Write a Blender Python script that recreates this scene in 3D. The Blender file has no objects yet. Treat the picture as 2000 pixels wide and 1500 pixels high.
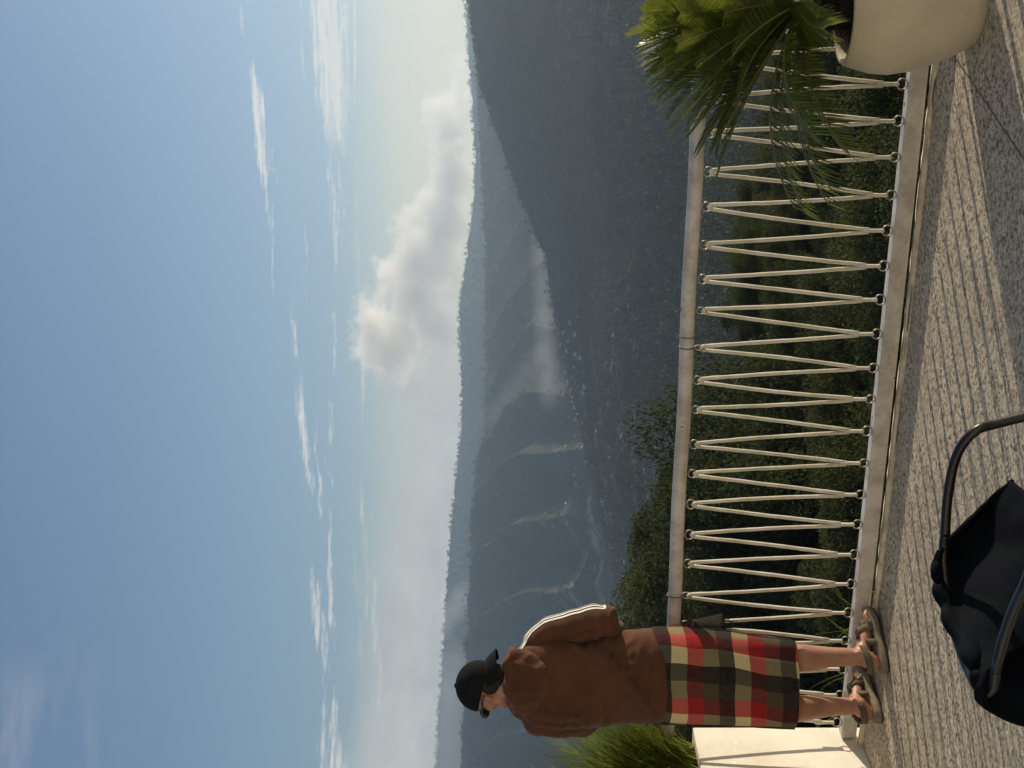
import bpy, bmesh, math, random
import numpy as np
from mathutils import Vector, Matrix
random.seed(7); rng = np.random.default_rng(11)
sc = bpy.context.scene; COL = sc.collection
R = math.radians
F = 2700.0; H = 1.52
SUN_AZ, SUN_EL = R(64), R(13)
def W(u, v, Y): return Vector(((u-750)/F*Y, Y, H-(v-1000)/F*Y))

# ------------------------------------------------------------------ helpers
def link(o): COL.objects.link(o); return o
def tag(o, label=None, cat=None, group=None, kind=None):
    if label: o['label'] = label
    if cat: o['category'] = cat
    if group: o['group'] = group
    if kind: o['kind'] = kind
    return o
def empty(name, loc, label, cat, group=None):
    o = link(bpy.data.objects.new(name, None)); o.location = loc; o.empty_display_size = .1
    return tag(o, label, cat, group)
def np_mesh(name, V, Fc, mat, parent=None, smooth=False, uv=None):
    V = np.asarray(V, dtype=np.float32); Fc = np.asarray(Fc, dtype=np.int32)
    me = bpy.data.meshes.new(name); k = Fc.shape[1]; n = len(Fc)
    me.vertices.add(len(V)); me.vertices.foreach_set('co', V.ravel())
    me.loops.add(n*k); me.loops.foreach_set('vertex_index', Fc.ravel())
    me.polygons.add(n); me.polygons.foreach_set('loop_start', np.arange(0, n*k, k, dtype=np.int32))
    me.polygons.foreach_set('use_smooth', np.full(n, smooth))
    me.update(calc_edges=True); me.validate()
    if uv is not None:
        l = me.uv_layers.new(name='UVMap'); l.data.foreach_set('uv', np.asarray(uv, np.float32)[Fc.ravel()].ravel())
    if mat: me.materials.append(mat)
    o = link(bpy.data.objects.new(name, me))
    if parent: attach(o, parent)
    return o
def attach(o, p):
    o.parent = p; o.matrix_parent_inverse = Matrix.Translation(p.location).inverted() if p.parent is None else Matrix()
class MB:
    def __init__(s): s.v = []; s.f = []; s.sm = []
    def add(s, vs, fs, smooth=True):
        b = len(s.v); s.v += [tuple(x) for x in vs]; s.f += [tuple(i+b for i in f) for f in fs]; s.sm += [smooth]*len(fs); return s
    def box(s, c, ax, ay, az, hx, hy, hz, bev=0):
        c = Vector(c); ax, ay, az = [Vector(a).normalized() for a in (ax, ay, az)]
        bm = bmesh.new(); bmesh.ops.create_cube(bm, size=2)
        for v in bm.verts: v.co = Vector((v.co.x*hx, v.co.y*hy, v.co.z*hz))
        if bev: bmesh.ops.bevel(bm, geom=bm.edges[:], offset=bev, segments=2, affect='EDGES', profile=.5)
        bm.verts.index_update()
        vs = [c+ax*v.co.x+ay*v.co.y+az*v.co.z for v in bm.verts]; fs = [[v.index for v in f.verts] for f in bm.faces]
        bm.free(); return s.add(vs, fs, False)
    def tube(s, pts, rad, n=10, cap=True, ref=None, squash=1.0):
        pts = [Vector(p) for p in pts]; m = len(pts)
        if not hasattr(rad, '__len__'): rad = [rad]*m
        vs = []; fs = []; up = None
        for i, p in enumerate(pts):
            t = (pts[min(i+1, m-1)]-pts[max(i-1, 0)]).normalized()
            if up is None:
                up = Vector(ref) if ref else (Vector((0,0,1)) if abs(t.z) < .9 else Vector((1,0,0)))
            a = (up - t*up.dot(t)).normalized(); b = t.cross(a); up = a
            for k in range(n):
                q = 2*math.pi*k/n; vs.append(p+(a*math.cos(q)*squash+b*math.sin(q))*rad[i])
        for i in range(m-1):
            for k in range(n):
                k2 = (k+1) % n; fs.append((i*n+k, i*n+k2, (i+1)*n+k2, (i+1)*n+k))
        if cap: fs.append(tuple(range(n-1, -1, -1))); fs.append(tuple((m-1)*n+k for k in range(n)))
        return s.add(vs, fs)
    def loft(s, rings, cap=True, closed=True):
        n = len(rings[0]); vs = [p for r in rings for p in r]; fs = []
        for i in range(len(rings)-1):
            for k in range(n if closed else n-1):
                k2 = (k+1) % n; fs.append((i*n+k, i*n+k2, (i+1)*n+k2, (i+1)*n+k))
        if cap: fs.append(tuple(range(n-1, -1, -1))); fs.append(tuple((len(rings)-1)*n+k for k in range(n)))
        return s.add(vs, fs)
    def ell(s, c, ax, ay, az, nu=20, nv=12):
        c = Vector(c); ax, ay, az = Vector(ax), Vector(ay), Vector(az)
        vs = [c+az]; fs = []
        for i in range(1, nv):
            t = math.pi*i/nv
            for k in range(nu):
                q = 2*math.pi*k/nu; vs.append(c+ax*(math.sin(t)*math.cos(q))+ay*(math.sin(t)*math.sin(q))+az*math.cos(t))
        vs.append(c-az); L = len(vs)-1
        for k in range(nu):
            k2 = (k+1) % nu; fs.append((0, 1+k, 1+k2)); fs.append((L, 1+(nv-2)*nu+k2, 1+(nv-2)*nu+k))
            for i in range(nv-2): fs.append((1+i*nu+k, 1+(i+1)*nu+k, 1+(i+1)*nu+k2, 1+i*nu+k2))
        return s.add(vs, fs)
    def torus(s, c, a, b, R0, r, n=26, m=8):
        c = Vector(c); a = Vector(a).normalized(); b = Vector(b).normalized(); nn = a.cross(b)
        vs = []; fs = []
        for i in range(n):
            q = 2*math.pi*i/n; d = a*math.cos(q)+b*math.sin(q)
            for k in range(m):
                w = 2*math.pi*k/m; vs.append(c+d*(R0+r*math.cos(w))+nn*(r*math.sin(w)))
        for i in range(n):
            for k in range(m):
                fs.append((i*m+k, ((i+1)%n)*m+k, ((i+1)%n)*m+(k+1)%m, i*m+(k+1)%m))
        return s.add(vs, fs)
    def build(s, name, mat, parent=None, flat=False):
        me = bpy.data.meshes.new(name); me.from_pydata(s.v, [], s.f)
        me.polygons.foreach_set('use_smooth', [(x and not flat) for x in s.sm])
        bm = bmesh.new(); bm.from_mesh(me); bmesh.ops.recalc_face_normals(bm, faces=bm.faces[:]); bm.to_mesh(me); bm.free()
        if mat: me.materials.append(mat)
        o = link(bpy.data.objects.new(name, me))
        if parent: attach(o, parent)
        return o
def bake(o):                                        # replace a mesh by its evaluated (modified) form
    dg = bpy.context.evaluated_depsgraph_get(); dg.update()
    me = bpy.data.meshes.new_from_object(o.evaluated_get(dg)); old = o.data
    o.modifiers.clear(); o.data = me; me.name = o.name
    return o
def remesh(o, vox, smooth_it=4, fac=.5):
    m = o.modifiers.new('r', 'REMESH'); m.mode = 'VOXEL'; m.voxel_size = vox; m.use_smooth_shade = True
    s = o.modifiers.new('s', 'SMOOTH'); s.factor = fac; s.iterations = smooth_it
    mats = list(o.data.materials); bake(o)
    if not len(o.data.materials):
        for mm in mats: o.data.materials.append(mm)
    o.data.polygons.foreach_set('use_smooth', [True]*len(o.data.polygons))
    return o
def co(o): a = np.empty(len(o.data.vertices)*3, np.float32); o.data.vertices.foreach_get('co', a); return a.reshape(-1, 3)
def nrm(o): a = np.empty(len(o.data.vertices)*3, np.float32); o.data.vertices.foreach_get('normal', a); return a.reshape(-1, 3)
def setco(o, a): o.data.vertices.foreach_set('co', a.astype(np.float32).ravel()); o.data.update()

def _h(ix, iy, iz, seed):
    n = (ix*374761393 + iy*668265263 + iz*2147483647 + seed*974711) & 0xFFFFFFFF
    n = ((n ^ (n >> 13))*1274126177) & 0xFFFFFFFF
    return ((n ^ (n >> 16)) & 0xFFFF)/65535.0
def vnoise(p, seed=0):
    p = np.asarray(p, np.float64)
    if p.shape[-1] == 2: p = np.concatenate([p, np.zeros(p.shape[:-1]+(1,))], -1)
    i = np.floor(p).astype(np.int64); f = p-i; f = f*f*(3-2*f); o = 0
    for dx in (0, 1):
        for dy in (0, 1):
            for dz in (0, 1):
                w = (f[..., 0] if dx else 1-f[..., 0])*(f[..., 1] if dy else 1-f[..., 1])*(f[..., 2] if dz else 1-f[..., 2])
                o = o + w*_h(i[..., 0]+dx, i[..., 1]+dy, i[..., 2]+dz, seed)
    return o
def fbm(p, oct=4, seed=0):
    p = np.asarray(p, np.float64); a = .5; t = 0; s = 0
    for k in range(oct): t = t+a*vnoise(p*2**k, seed+k); s += a; a *= .5
    return t/s

# ------------------------------------------------------------------ materials
class NT:
    def __init__(s, name):
        s.m = bpy.data.materials.new(name); s.m.use_nodes = True; s.t = s.m.node_tree; s.t.nodes.clear()
        s.out = s.n('ShaderNodeOutputMaterial')
    def n(s, typ, **kw):
        x = s.t.nodes.new(typ)
        for k, v in kw.items():
            if k in ('blend_type', 'operation', 'data_type', 'noise_dimensions', 'feature', 'gradient_type', 'wave_type', 'sky_type', 'noise_type', 'bands_direction', 'distance', 'mode'): setattr(x, k, v)
            else:
                key = int(k[1:]) if k[0] == 'i' and k[1:].isdigit() else k.replace('_', ' ')
                s.set(x.inputs[key], v)
        return x
    def set(s, sock, v):
        if isinstance(v, bpy.types.NodeSocket): s.t.links.new(v, sock)
        elif isinstance(v, bpy.types.Node): s.t.links.new(v.outputs[0], sock)
        else: sock.default_value = v
    def math(s, op, a, b=0.0, c=None, clamp=False):
        x = s.n('ShaderNodeMath', operation=op); x.use_clamp = clamp
        s.set(x.inputs[0], a); s.set(x.inputs[1], b)
        if c is not None: s.set(x.inputs[2], c)
        return x.outputs[0]
    def mix(s, f, a, b, typ='MIX'):
        x = s.n('ShaderNodeMix', data_type='RGBA', blend_type=typ)
        s.set(x.inputs[0], f); s.set(x.inputs[6], a if not isinstance(a, tuple) else (*a, 1)); s.set(x.inputs[7], b if not isinstance(b, tuple) else (*b, 1))
        return x.outputs[2]
    def ramp(s, f, stops):
        x = s.n('ShaderNodeValToRGB'); e = x.color_ramp.elements
        while len(e) < len(stops): e.new(.5)
        for k, (p, c) in enumerate(stops):
            e[k].position = p; e[k].color = (*c, 1) if isinstance(c, tuple) else (c, c, c, 1)
        s.set(x.inputs[0], f); return x.outputs[0]
    def noise(s, scale, detail=4, rough=.55, vec=None, dist=0.0):
        x = s.n('ShaderNodeTexNoise', Scale=scale, Detail=detail, Roughness=rough, Distortion=dist)
        s.set(x.inputs['Vector'], vec if vec is not None else s.obj()); return x.outputs[0]
    def obj(s):
        if not hasattr(s, '_o'): s._o = s.n('ShaderNodeTexCoord')
        return s._o.outputs['Object']
    def map(s, scale=(1,1,1), loc=(0,0,0), rot=(0,0,0), vec=None):
        x = s.n('ShaderNodeMapping'); s.set(x.inputs['Vector'], vec if vec is not None else s.obj())
        x.inputs['Scale'].default_value = scale; x.inputs['Location'].default_value = loc; x.inputs['Rotation'].default_value = rot
        return x.outputs[0]
    def bsdf(s, color, rough=.7, bump=None, bstr=.3, bdist=.01, **kw):
        b = s.n('ShaderNodeBsdfPrincipled', Roughness=rough)
        s.set(b.inputs['Base Color'], (*color, 1) if isinstance(color, tuple) else color)
        for k, v in kw.items(): s.set(b.inputs[k.replace('_', ' ')], v)
        if bump is not None:
            bn = s.n('ShaderNodeBump', Strength=bstr, Distance=bdist); s.set(bn.inputs['Height'], bump)
            s.set(b.inputs['Normal'], bn)
        return b
    def done(s, sh): s.t.links.new(sh.outputs[0] if isinstance(sh, bpy.types.Node) else sh, s.out.inputs['Surface']); return s.m

def simple(name, c1, c2, scale=20, rough=.7, bstr=.2, bdist=.004, **kw):
    n = NT(name); f = n.noise(scale); col = n.mix(n.ramp(f, [(.35, 0.), (.65, 1.)]), c1, c2)
    return n.done(n.bsdf(col, rough, n.noise(scale*4), bstr, bdist, **kw))
def leafmat(name, c1, c2, c3, transl=.35, rough=.7, tcol=(.16,.2,.03), spec=.15, clump=True):
    n = NT(name); g = n.n('ShaderNodeNewGeometry'); oi = n.n('ShaderNodeObjectInfo')
    col = n.ramp(g.outputs['Random Per Island'], [(0., c1), (.55, c2), (1., c3)])
    col = n.mix(n.math('MULTIPLY', oi.outputs['Random'], .55), col, (c1[0]*.7, c1[1]*.75, c1[2]*.8))
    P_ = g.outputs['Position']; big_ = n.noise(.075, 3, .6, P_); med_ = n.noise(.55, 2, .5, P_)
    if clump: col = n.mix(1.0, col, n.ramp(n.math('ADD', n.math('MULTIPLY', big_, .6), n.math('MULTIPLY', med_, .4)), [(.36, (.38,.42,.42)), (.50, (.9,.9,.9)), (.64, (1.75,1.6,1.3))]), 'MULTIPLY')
    b = n.bsdf(col, rough, Specular_IOR_Level=spec); t = n.n('ShaderNodeBsdfTranslucent', Color=n.mix(.5, col, tcol))
    return n.done(n.n('ShaderNodeMixShader', i0=transl, i1=b.outputs[0], i2=t.outputs[0]))

def deck_mat():
    n = NT('pebble_wash'); o = n.obj()
    a = n.noise(78, 2, .55, dist=1.1); v = n.n('ShaderNodeTexVoronoi', feature='F1', Scale=74.0); n.set(v.inputs['Vector'], o)
    peb = n.math('ADD', n.math('MULTIPLY', a, .75), n.math('MULTIPLY', v.outputs['Color'], .25))
    c = n.ramp(peb, [(.33, (.065,.05,.036)), (.43, (.27,.22,.15)), (.51, (.52,.435,.31)), (.64, (.70,.60,.445))])
    big = n.noise(3.0, 4); c = n.mix(n.ramp(big, [(.35, 0.), (.7, .45)]), c, (.33,.275,.195))
    dirt = n.noise(1.1, 6, .7, dist=1.2); c = n.mix(n.ramp(dirt, [(.52, 0.), (.68, .45)]), c, (.17,.135,.095)); spots = n.noise(34, 2, .5); c = n.mix(n.ramp(spots, [(.70, 0.), (.77, .6)]), c, (.07,.06,.05))
    return n.done(n.bsdf(c, .85, peb, .55, .006))
def rail_mat():
    n = NT('weathered_rail_paint'); st = n.noise(1, 5, .6, n.map((9, 9, 9))); fine = n.noise(70, 3)
    c = n.mix(n.ramp(st, [(.40, 0.), (.62, 1.)]), (.63,.585,.52), (.43,.38,.315)); bl = n.noise(1, 3, .6, n.map((22, 22, 22))); c = n.mix(n.ramp(bl, [(.60, 0.), (.66, .55)]), c, (.62,.57,.49))
    c = n.mix(n.ramp(fine, [(.62, 0.), (.72, .6)]), c, (.28,.23,.19))
    sp = n.noise(22, 1); c = n.mix(n.ramp(sp, [(.74, 0.), (.76, .8)]), c, (.08,.06,.05))
    return n.done(n.bsdf(c, .5, n.noise(30), .15, .002))
def rope_mat():
    n = NT('cotton_rope'); f = n.noise(8, 4)
    c = n.mix(n.ramp(f, [(.4, 0.), (.7, 1.)]), (.78,.72,.60), (.56,.52,.36))
    w = n.n('ShaderNodeTexWave', Scale=95.0, Distortion=1.5, wave_type='BANDS', bands_direction='DIAGONAL'); n.set(w.inputs['Vector'], n.obj())
    return n.done(n.bsdf(c, .85, w.outputs['Fac'] if 'Fac' in w.outputs else w.outputs[1], .5, .003))
def concrete_mat(name, c1, c2, scale=7):
    n = NT(name); c = n.mix(n.ramp(n.noise(scale, 6, .65), [(.38, 0.), (.66, 1.)]), c1, c2)
    c = n.mix(n.ramp(n.noise(140, 2), [(.62, 0.), (.75, .35)]), c, tuple(x*.55 for x in c1))
    sp = n.noise(30, 2); c = n.mix(n.ramp(sp, [(.69, 0.), (.71, .5)]), c, tuple(min(1, x*1.25) for x in c1))
    return n.done(n.bsdf(c, .8, n.noise(110, 3), .25, .003))
def curb_mat():
    n = NT('curb_cement'); o = n.map((1,1,1), rot=(0,0,math.atan(.392)))
    c = n.mix(n.ramp(n.noise(14, 5), [(.38, 0.), (.66, 1.)]), (.70,.61,.45), (.42,.35,.25))
    st = n.noise(1, 4, .6, n.map((2.6, 120, 120), vec=o)); c = n.mix(n.ramp(st, [(.57, 0.), (.64, .85)]), c, (.045,.035,.025))
    return n.done(n.bsdf(c, .9, st, .6, .006))
def plaid_mat():
    n = NT('plaid_wool'); uv = n.n('ShaderNodeUVMap'); s = n.n('ShaderNodeSeparateXYZ'); n.set(s.inputs[0], uv)
    C = [(.0011,.0015,.0028), (.58,.47,.24), (.27,.004,.009), (.052,.044,.024)]   # black, cream, red, olive
    def cyc(x, shift):
        f = n.math('FRACT', n.math('ADD', x, shift)); r = n.n('ShaderNodeValToRGB'); r.color_ramp.interpolation = 'CONSTANT'
        e = r.color_ramp.elements
        while len(e) < 4: e.new(.5)
        for k in range(4): e[k].position = k*.25; e[k].color = (*C[k], 1)
        n.set(r.inputs[0], f); return r.outputs[0]
    cx = cyc(s.outputs[0], 0.0); cy = cyc(s.outputs[1], 0.0)
    geo = n.n('ShaderNodeGamma', Gamma=.5); n.set(geo.inputs['Color'], n.mix(1.0, cx, cy, 'MULTIPLY'))
    lin = n.mix(n.ramp(n.noise(420, 2, .6), [(.3, .3), (.7, .7)]), cx, cy); c = n.mix(.15, geo.outputs[0], lin)
    c = n.mix(n.math('MULTIPLY', n.noise(55, 4), .12), c, (.35,.28,.2))
    return n.done(n.bsdf(c, .95, n.noise(300, 3), .35, .003, Specular_IOR_Level=.1))
def cloth_mat(name, c1, c2, sheen=.3, scale=9):
    n = NT(name); c = n.mix(n.ramp(n.noise(scale, 5), [(.35, 0.), (.68, 1.)]), c1, c2)
    return n.done(n.bsdf(c, .95, n.noise(260, 3, .6), .3, .002, Sheen_Weight=sheen, Specular_IOR_Level=.15))
def skin_mat():
    n = NT('skin'); c = n.mix(n.ramp(n.noise(14, 4), [(.35, 0.), (.7, 1.)]), (.42,.215,.14), (.31,.14,.09)); c = n.mix(n.ramp(n.noise(60, 3), [(.55, 0.), (.75, .4)]), c, (.25,.10,.065))
    return n.done(n.bsdf(c, .5, n.noise(160, 2), .1, .001, Subsurface_Weight=.12, Subsurface_Radius=(.01,.004,.002)))
def terrain_mat():
    n = NT('forest_slope'); g = n.n('ShaderNodeNewGeometry'); P = g.outputs['Position']
    a = n.noise(.012, 6, .65, P); b = n.noise(.09, 4, .6, P); d = n.noise(.0028, 4, .6, P)
    c = n.ramp(n.math('ADD', n.math('MULTIPLY', a, .55), n.math('MULTIPLY', b, .45)), [(.36, (.008,.012,.009)), (.52, (.026,.033,.020)), (.68, (.060,.066,.038))])
    c = n.mix(n.ramp(d, [(.50, 0.), (.66, .35)]), c, (.06,.065,.04))
    sp = n.n('ShaderNodeSeparateXYZ'); n.set(sp.inputs[0], P)
    def band(x, lo, hi):
        m_ = n.n('ShaderNodeMapRange'); n.set(m_.inputs[0], x); m_.inputs[1].default_value = lo; m_.inputs[2].default_value = hi; return m_.outputs[0]
    lo_ = n.math('MULTIPLY', n.math('MULTIPLY', band(sp.outputs[1], 1250, 1500), band(sp.outputs[1], 3300, 3000)), band(sp.outputs[0], 180, -60))
    fld = n.noise(1, 5, .62, n.map((.0032, .022, .0), vec=P)); fine = n.noise(1, 3, .6, n.map((.016, .075, .0), vec=P))
    fm = n.math('MULTIPLY', n.math('MULTIPLY', n.ramp(fld, [(.48, 0.), (.56, 1.)]), n.ramp(fine, [(.44, 0.), (.60, 1.)])), lo_)
    c = n.mix(n.math('MULTIPLY', fm, .85), c, (.36,.34,.27))
    return n.done(n.bsdf(c, .9, b, .6, 3.0, Specular_IOR_Level=.1))
M = dict(
 deck=deck_mat(), rail=rail_mat(), rope=rope_mat(), plaid=plaid_mat(), skin=skin_mat(), terrain=terrain_mat(),
 wall=concrete_mat('white_plaster', (.80,.76,.66), (.68,.63,.53), 4), pot=concrete_mat('beige_terrazzo', (.56,.49,.36), (.47,.40,.29), 5),
 curb=curb_mat(),
 ring=simple('galvanised_steel', (.42,.39,.35), (.25,.22,.19), 60, .4, Metallic=.7),
 wire=simple('rusty_wire', (.10,.07,.05), (.16,.11,.07), 80, .6, Metallic=.4),
 hoodie=cloth_mat('brown_fleece', (.104,.043,.021), (.074,.031,.0155), .12), stripe=cloth_mat('white_knit', (.80,.76,.68), (.72,.68,.60)),
 cap=cloth_mat('black_cotton', (.0055,.006,.0065), (.011,.011,.0115), .0, 30), hair=simple('dark_hair', (.005,.0035,.003), (.012,.008,.006), 60, .8),
 dark=simple('black_plastic', (.012,.012,.013), (.02,.02,.02), 30, .35), lens=simple('dark_lens', (.01,.012,.014), (.015,.016,.02), 5, .08),
 strap=cloth_mat('olive_strap', (.145,.112,.075), (.10,.078,.052), .1, 30), sole=simple('tan_sole', (.24,.19,.13), (.16,.125,.085), 60, .8), tread=simple('dark_tread', (.02,.018,.016), (.03,.028,.025), 40, .8),
 tube=simple('black_tube', (.004,.0038,.0035), (.008,.007,.006), 40, .38, .1), blanket=cloth_mat('dark_tartan', (.006,.009,.014), (.010,.015,.022), .12), 
 soil=simple('dark_soil', (.022,.014,.009), (.05,.032,.02), 30, .95, .8, .02), bark=simple('bark', (.07,.05,.036), (.13,.10,.075), 9, .9, .6, .03),
 shag=simple('cycad_fibre', (.012,.008,.006), (.035,.021,.013), 70, .95, .9, .01),
 house=simple('pale_house_wall', (.70,.66,.58), (.58,.54,.47), .4, .8), roof=simple('tin_roof', (.34,.33,.32), (.46,.43,.40), .3, .5), road=simple('pale_road', (.45,.42,.36), (.36,.33,.28), .1, .9),
 leafA=leafmat('leaf_dark', (.013,.018,.011), (.026,.032,.018), (.064,.064,.034), .28), leafB=leafmat('leaf_olive', (.020,.023,.013), (.039,.041,.022), (.082,.076,.040), .32),
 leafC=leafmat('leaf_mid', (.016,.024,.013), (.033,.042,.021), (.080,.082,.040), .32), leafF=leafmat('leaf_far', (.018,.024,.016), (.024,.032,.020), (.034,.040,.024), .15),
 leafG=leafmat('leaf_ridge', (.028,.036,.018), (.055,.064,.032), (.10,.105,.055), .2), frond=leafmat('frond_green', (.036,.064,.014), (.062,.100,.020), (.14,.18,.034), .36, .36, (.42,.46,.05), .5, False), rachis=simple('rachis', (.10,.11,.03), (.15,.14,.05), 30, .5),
 grass=leafmat('grass_blade', (.16,.21,.035), (.28,.35,.065), (.55,.48,.20), .55, .5, (.35,.4,.05), .15, False))
def blanket_extra():
    n = NT('navy_fleece'); f = n.noise(5, 3); g = n.n('ShaderNodeTexWave', Scale=3.2, wave_type='BANDS', bands_direction='X', Distortion=.6); n.set(g.inputs['Vector'], n.obj())
    c = n.mix(n.ramp(f, [(.4, 0.), (.6, 1.)]), (.0022,.0034,.0085), (.0026,.0040,.0070)); c = n.mix(n.ramp(g.outputs[1], [(.80, 0.), (.90, .45)]), c, (.003,.0075,.006))
    return n.done(n.bsdf(c, .92, n.noise(240, 3), .35, .003, Specular_IOR_Level=.08))
M['blanket'] = blanket_extra()

# ------------------------------------------------------------------ terrain
def cur(us, vs): return lambda u: np.interp(u, us, vs)
vC = cur([-900,-300,0,300,450,550,650,750,800,900,1000,1050,1100,1150,1200,1250,1300,1333,1383,1430,1500,1700,2400],
         [1330,1300,1270,1235,1200,1165,1137,1117,1105,1086,1069,1047,1026,1006,990,971,953,942,933,927,922,905,880])
yC = cur([-900,0,500,900,1100,1300,1500,2400], [2700,2750,2800,2780,2720,2640,2540,2400])
vB = cur([-900,0,200,500,600,640,700,1050,1100,1200,1350,1500,2400], [870,903,914,926,934,946,953,951,947,941,932,924,905])
vA = cur([-900,-200,0,200,350,500,650,720,850,900,1000,1100,1200,1300,1400,1500,2400], [820,845,853,866,875,887,902,906,901,899,914,927,931,925,917,912,900])
rs = np.unique(np.concatenate([np.geomspace(6.6, 140, 70), np.geomspace(140, 700, 60), np.linspace(700, 3000, 240), np.linspace(3000, 4700, 150), np.linspace(4700, 5600, 18), np.linspace(5600, 7200, 90), np.linspace(7200, 7560, 6)]))
azs = np.concatenate([np.radians(np.linspace(-80, -28, 50, endpoint=False)), np.radians(np.linspace(-28, 28, 830)), np.radians(np.linspace(28, 80, 51)[1:])])
AZ, RR = np.meshgrid(azs, rs, indexing='ij')
def zof(AZ, RR):
    ca = np.cos(np.clip(AZ, -.6, .6)); U = 750+F*np.tan(np.clip(AZ, -.55, .55)); Y = RR*ca
    hv = lambda v, y: H-(v-1000)/F*y
    zc = hv(vC(U), yC(U)); zb = hv(vB(U), 4500.); za = hv(vA(U), 7000.)
    rt = np.clip((U-950)/300, 0, 1)
    ys = [6., 12., 22., 35., 60., 110., 150., 300., 640., 1150.]
    zs = [-6.5+0*U, -14+0*U, -18.5+0*U, -20.5-.5*rt, -23-1*rt, -26-2*rt, -38-4*rt, -78+0*U, -113+0*U, -152+0*U]
    lowC = np.minimum(zc, -60)
    pts_y = [np.full_like(U, y) for y in ys] + [yC(U)*.80, yC(U), yC(U)*1.03+40, np.full_like(U, 3080.), np.full_like(U, 3700.), np.full_like(U, 4500.), np.full_like(U, 5300.), np.full_like(U, 6200.), np.full_like(U, 7000.), np.full_like(U, 7560.)]
    zfl = hv(1132., 3080.)
    pts_z = zs + [-150+(zc+150)*.38, zc, np.minimum(zc-45, -120), zfl+0*U, zfl+(zb-zfl)*.42, zb, zb-90, (zb-90)*.5+za*.5-20, za, za-300]
    Z = np.zeros_like(U); PY = np.stack(pts_y); PZ = np.stack(pts_z)
    for k in range(len(pts_y)-1):
        m = (Y >= PY[k]) & (Y <= PY[k+1]); t = (Y-PY[k])/(PY[k+1]-PY[k]+1e-9)
        Z = np.where(m, PZ[k]+(PZ[k+1]-PZ[k])*t, Z)
    Z = np.where(Y > PY[-1], PZ[-1], Z); Z = np.where(Y < PY[0], PZ[0], Z)
    X = RR*np.sin(AZ); Yw = RR*np.cos(AZ); P2 = np.stack([X, Yw], -1)
    # spurs running down the facing slope of the middle ridge
    tB = np.clip((Y-2950)/1550, 0, 1); wB = np.sin(np.pi*np.clip(tB, 0, 1))**.8*(Y > 2950)*(Y < 4500)
    ph = (U-750)/F*1.0 - .075*(1-tB) + .03*(fbm(P2/900., 3, 5)-.5)*2
    rg = 1-np.abs(((ph/.047) % 1.)*2-1)
    leftw = np.clip((1050-U)/500, .12, 1)
    Z = Z+wB*leftw*(rg**1.3*135-48) + wB*leftw*(fbm(P2/150., 5, 9)-.5)*62
    ph2 = (U-750)/F*1.0+.02*(fbm(P2/500., 3, 15)-.5)*2
    inC = np.clip((Y-640)/500, 0, 1)*np.clip((yC(U)*.97-Y)/400, 0, 1)
    Z = Z+inC*(fbm(P2/240., 4, 21)-.5)*46
    return Z, U, Y, P2
Z, U, Y, P2 = zof(AZ, RR)
amp = np.interp(RR, [6, 140, 700, 2600, 4500, 7000, 8600], [.4, 2., 7., 9., 10., 14., 14.])
cell = np.interp(RR, [6, 140, 700, 2600, 4500, 7000], [2., 5., 7., 9., 13., 18.])[..., None]
can = fbm(P2/cell, 2, 33); can2 = vnoise(P2/(cell*5), 40)
Z = Z+amp*(np.clip(can*1.6-.3, 0, 1.2))*(.55+.6*can2)
Zgrid = Z
na, nr = AZ.shape
V = np.stack([P2[..., 0], P2[..., 1], Z], -1).reshape(-1, 3)
ii = (np.arange(na-1)[:, None]*nr+np.arange(nr-1)[None, :]).ravel()
tag(np_mesh('terrain', V, np.stack([ii, ii+nr, ii+nr+1, ii+1], -1), M['terrain'], smooth=True), 'forested valley and mountain ridges fading into morning haze', 'hills', kind='structure')
def ground(az, r):
    a = np.interp(az, azs, np.arange(na)); b = np.interp(r, rs, np.arange(nr))
    return Zgrid[np.clip(np.round(a).astype(int), 0, na-1), np.clip(np.round(b).astype(int), 0, nr-1)]

# far forest: crowns no one could count, one object
def leaves(C, n, size, ax):                                 # n leaf quads round each crown centre
    N = len(C); d = rng.normal(size=(N, n, 3)); d /= np.linalg.norm(d, axis=-1, keepdims=True)
    rad = rng.uniform(.35, 1., (N, n, 1))**.6*1.05; p = C[:, None, :]+d*rad*ax[:, None, :]
    t = rng.normal(size=(N, n, 3)); t /= np.linalg.norm(t, axis=-1, keepdims=True)
    b = np.cross(t, rng.normal(size=(N, n, 3))); b /= np.linalg.norm(b, axis=-1, keepdims=True)+1e-9
    s = size[:, None, None]*rng.uniform(.6, 1.3, (N, n, 1))
    q = np.stack([p-t*s-b*s*.6, p+t*s-b*s*.6, p+t*s+b*s*.6, p-t*s+b*s*.6], 2).reshape(-1, 3)
    return q, np.arange(len(q)).reshape(-1, 4)
def scatter(N, r0, r1, nl, sz, hmin, hmax):
    az = np.radians(rng.uniform(-25, 25, N)); r = np.exp(rng.uniform(math.log(r0), math.log(r1), N))
    z = ground(az, r); hgt = rng.uniform(hmin, hmax, N)
    C = np.stack([r*np.sin(az), r*np.cos(az), z+hgt*.55], -1)
    ax = np.stack([hgt*.46, hgt*.46, hgt*.52], -1)*rng.uniform(.8, 1.25, (N, 1))
    return leaves(C, nl, np.full(N, sz), ax)
parts = [scatter(900, 118, 240, 210, .22, 6, 11), scatter(1700, 240, 480, 90, .42, 6, 11), scatter(4700, 480, 1100, 44, .7, 6, 12), scatter(8500, 1100, 2850, 30, 1.2, 8, 15)]
partsB = [scatter(4200, 2900, 4550, 22, 1.8, 9, 17)]
q1 = np.concatenate([p[0] for p in parts]); f1 = np.arange(len(q1)).reshape(-1, 4)
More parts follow.
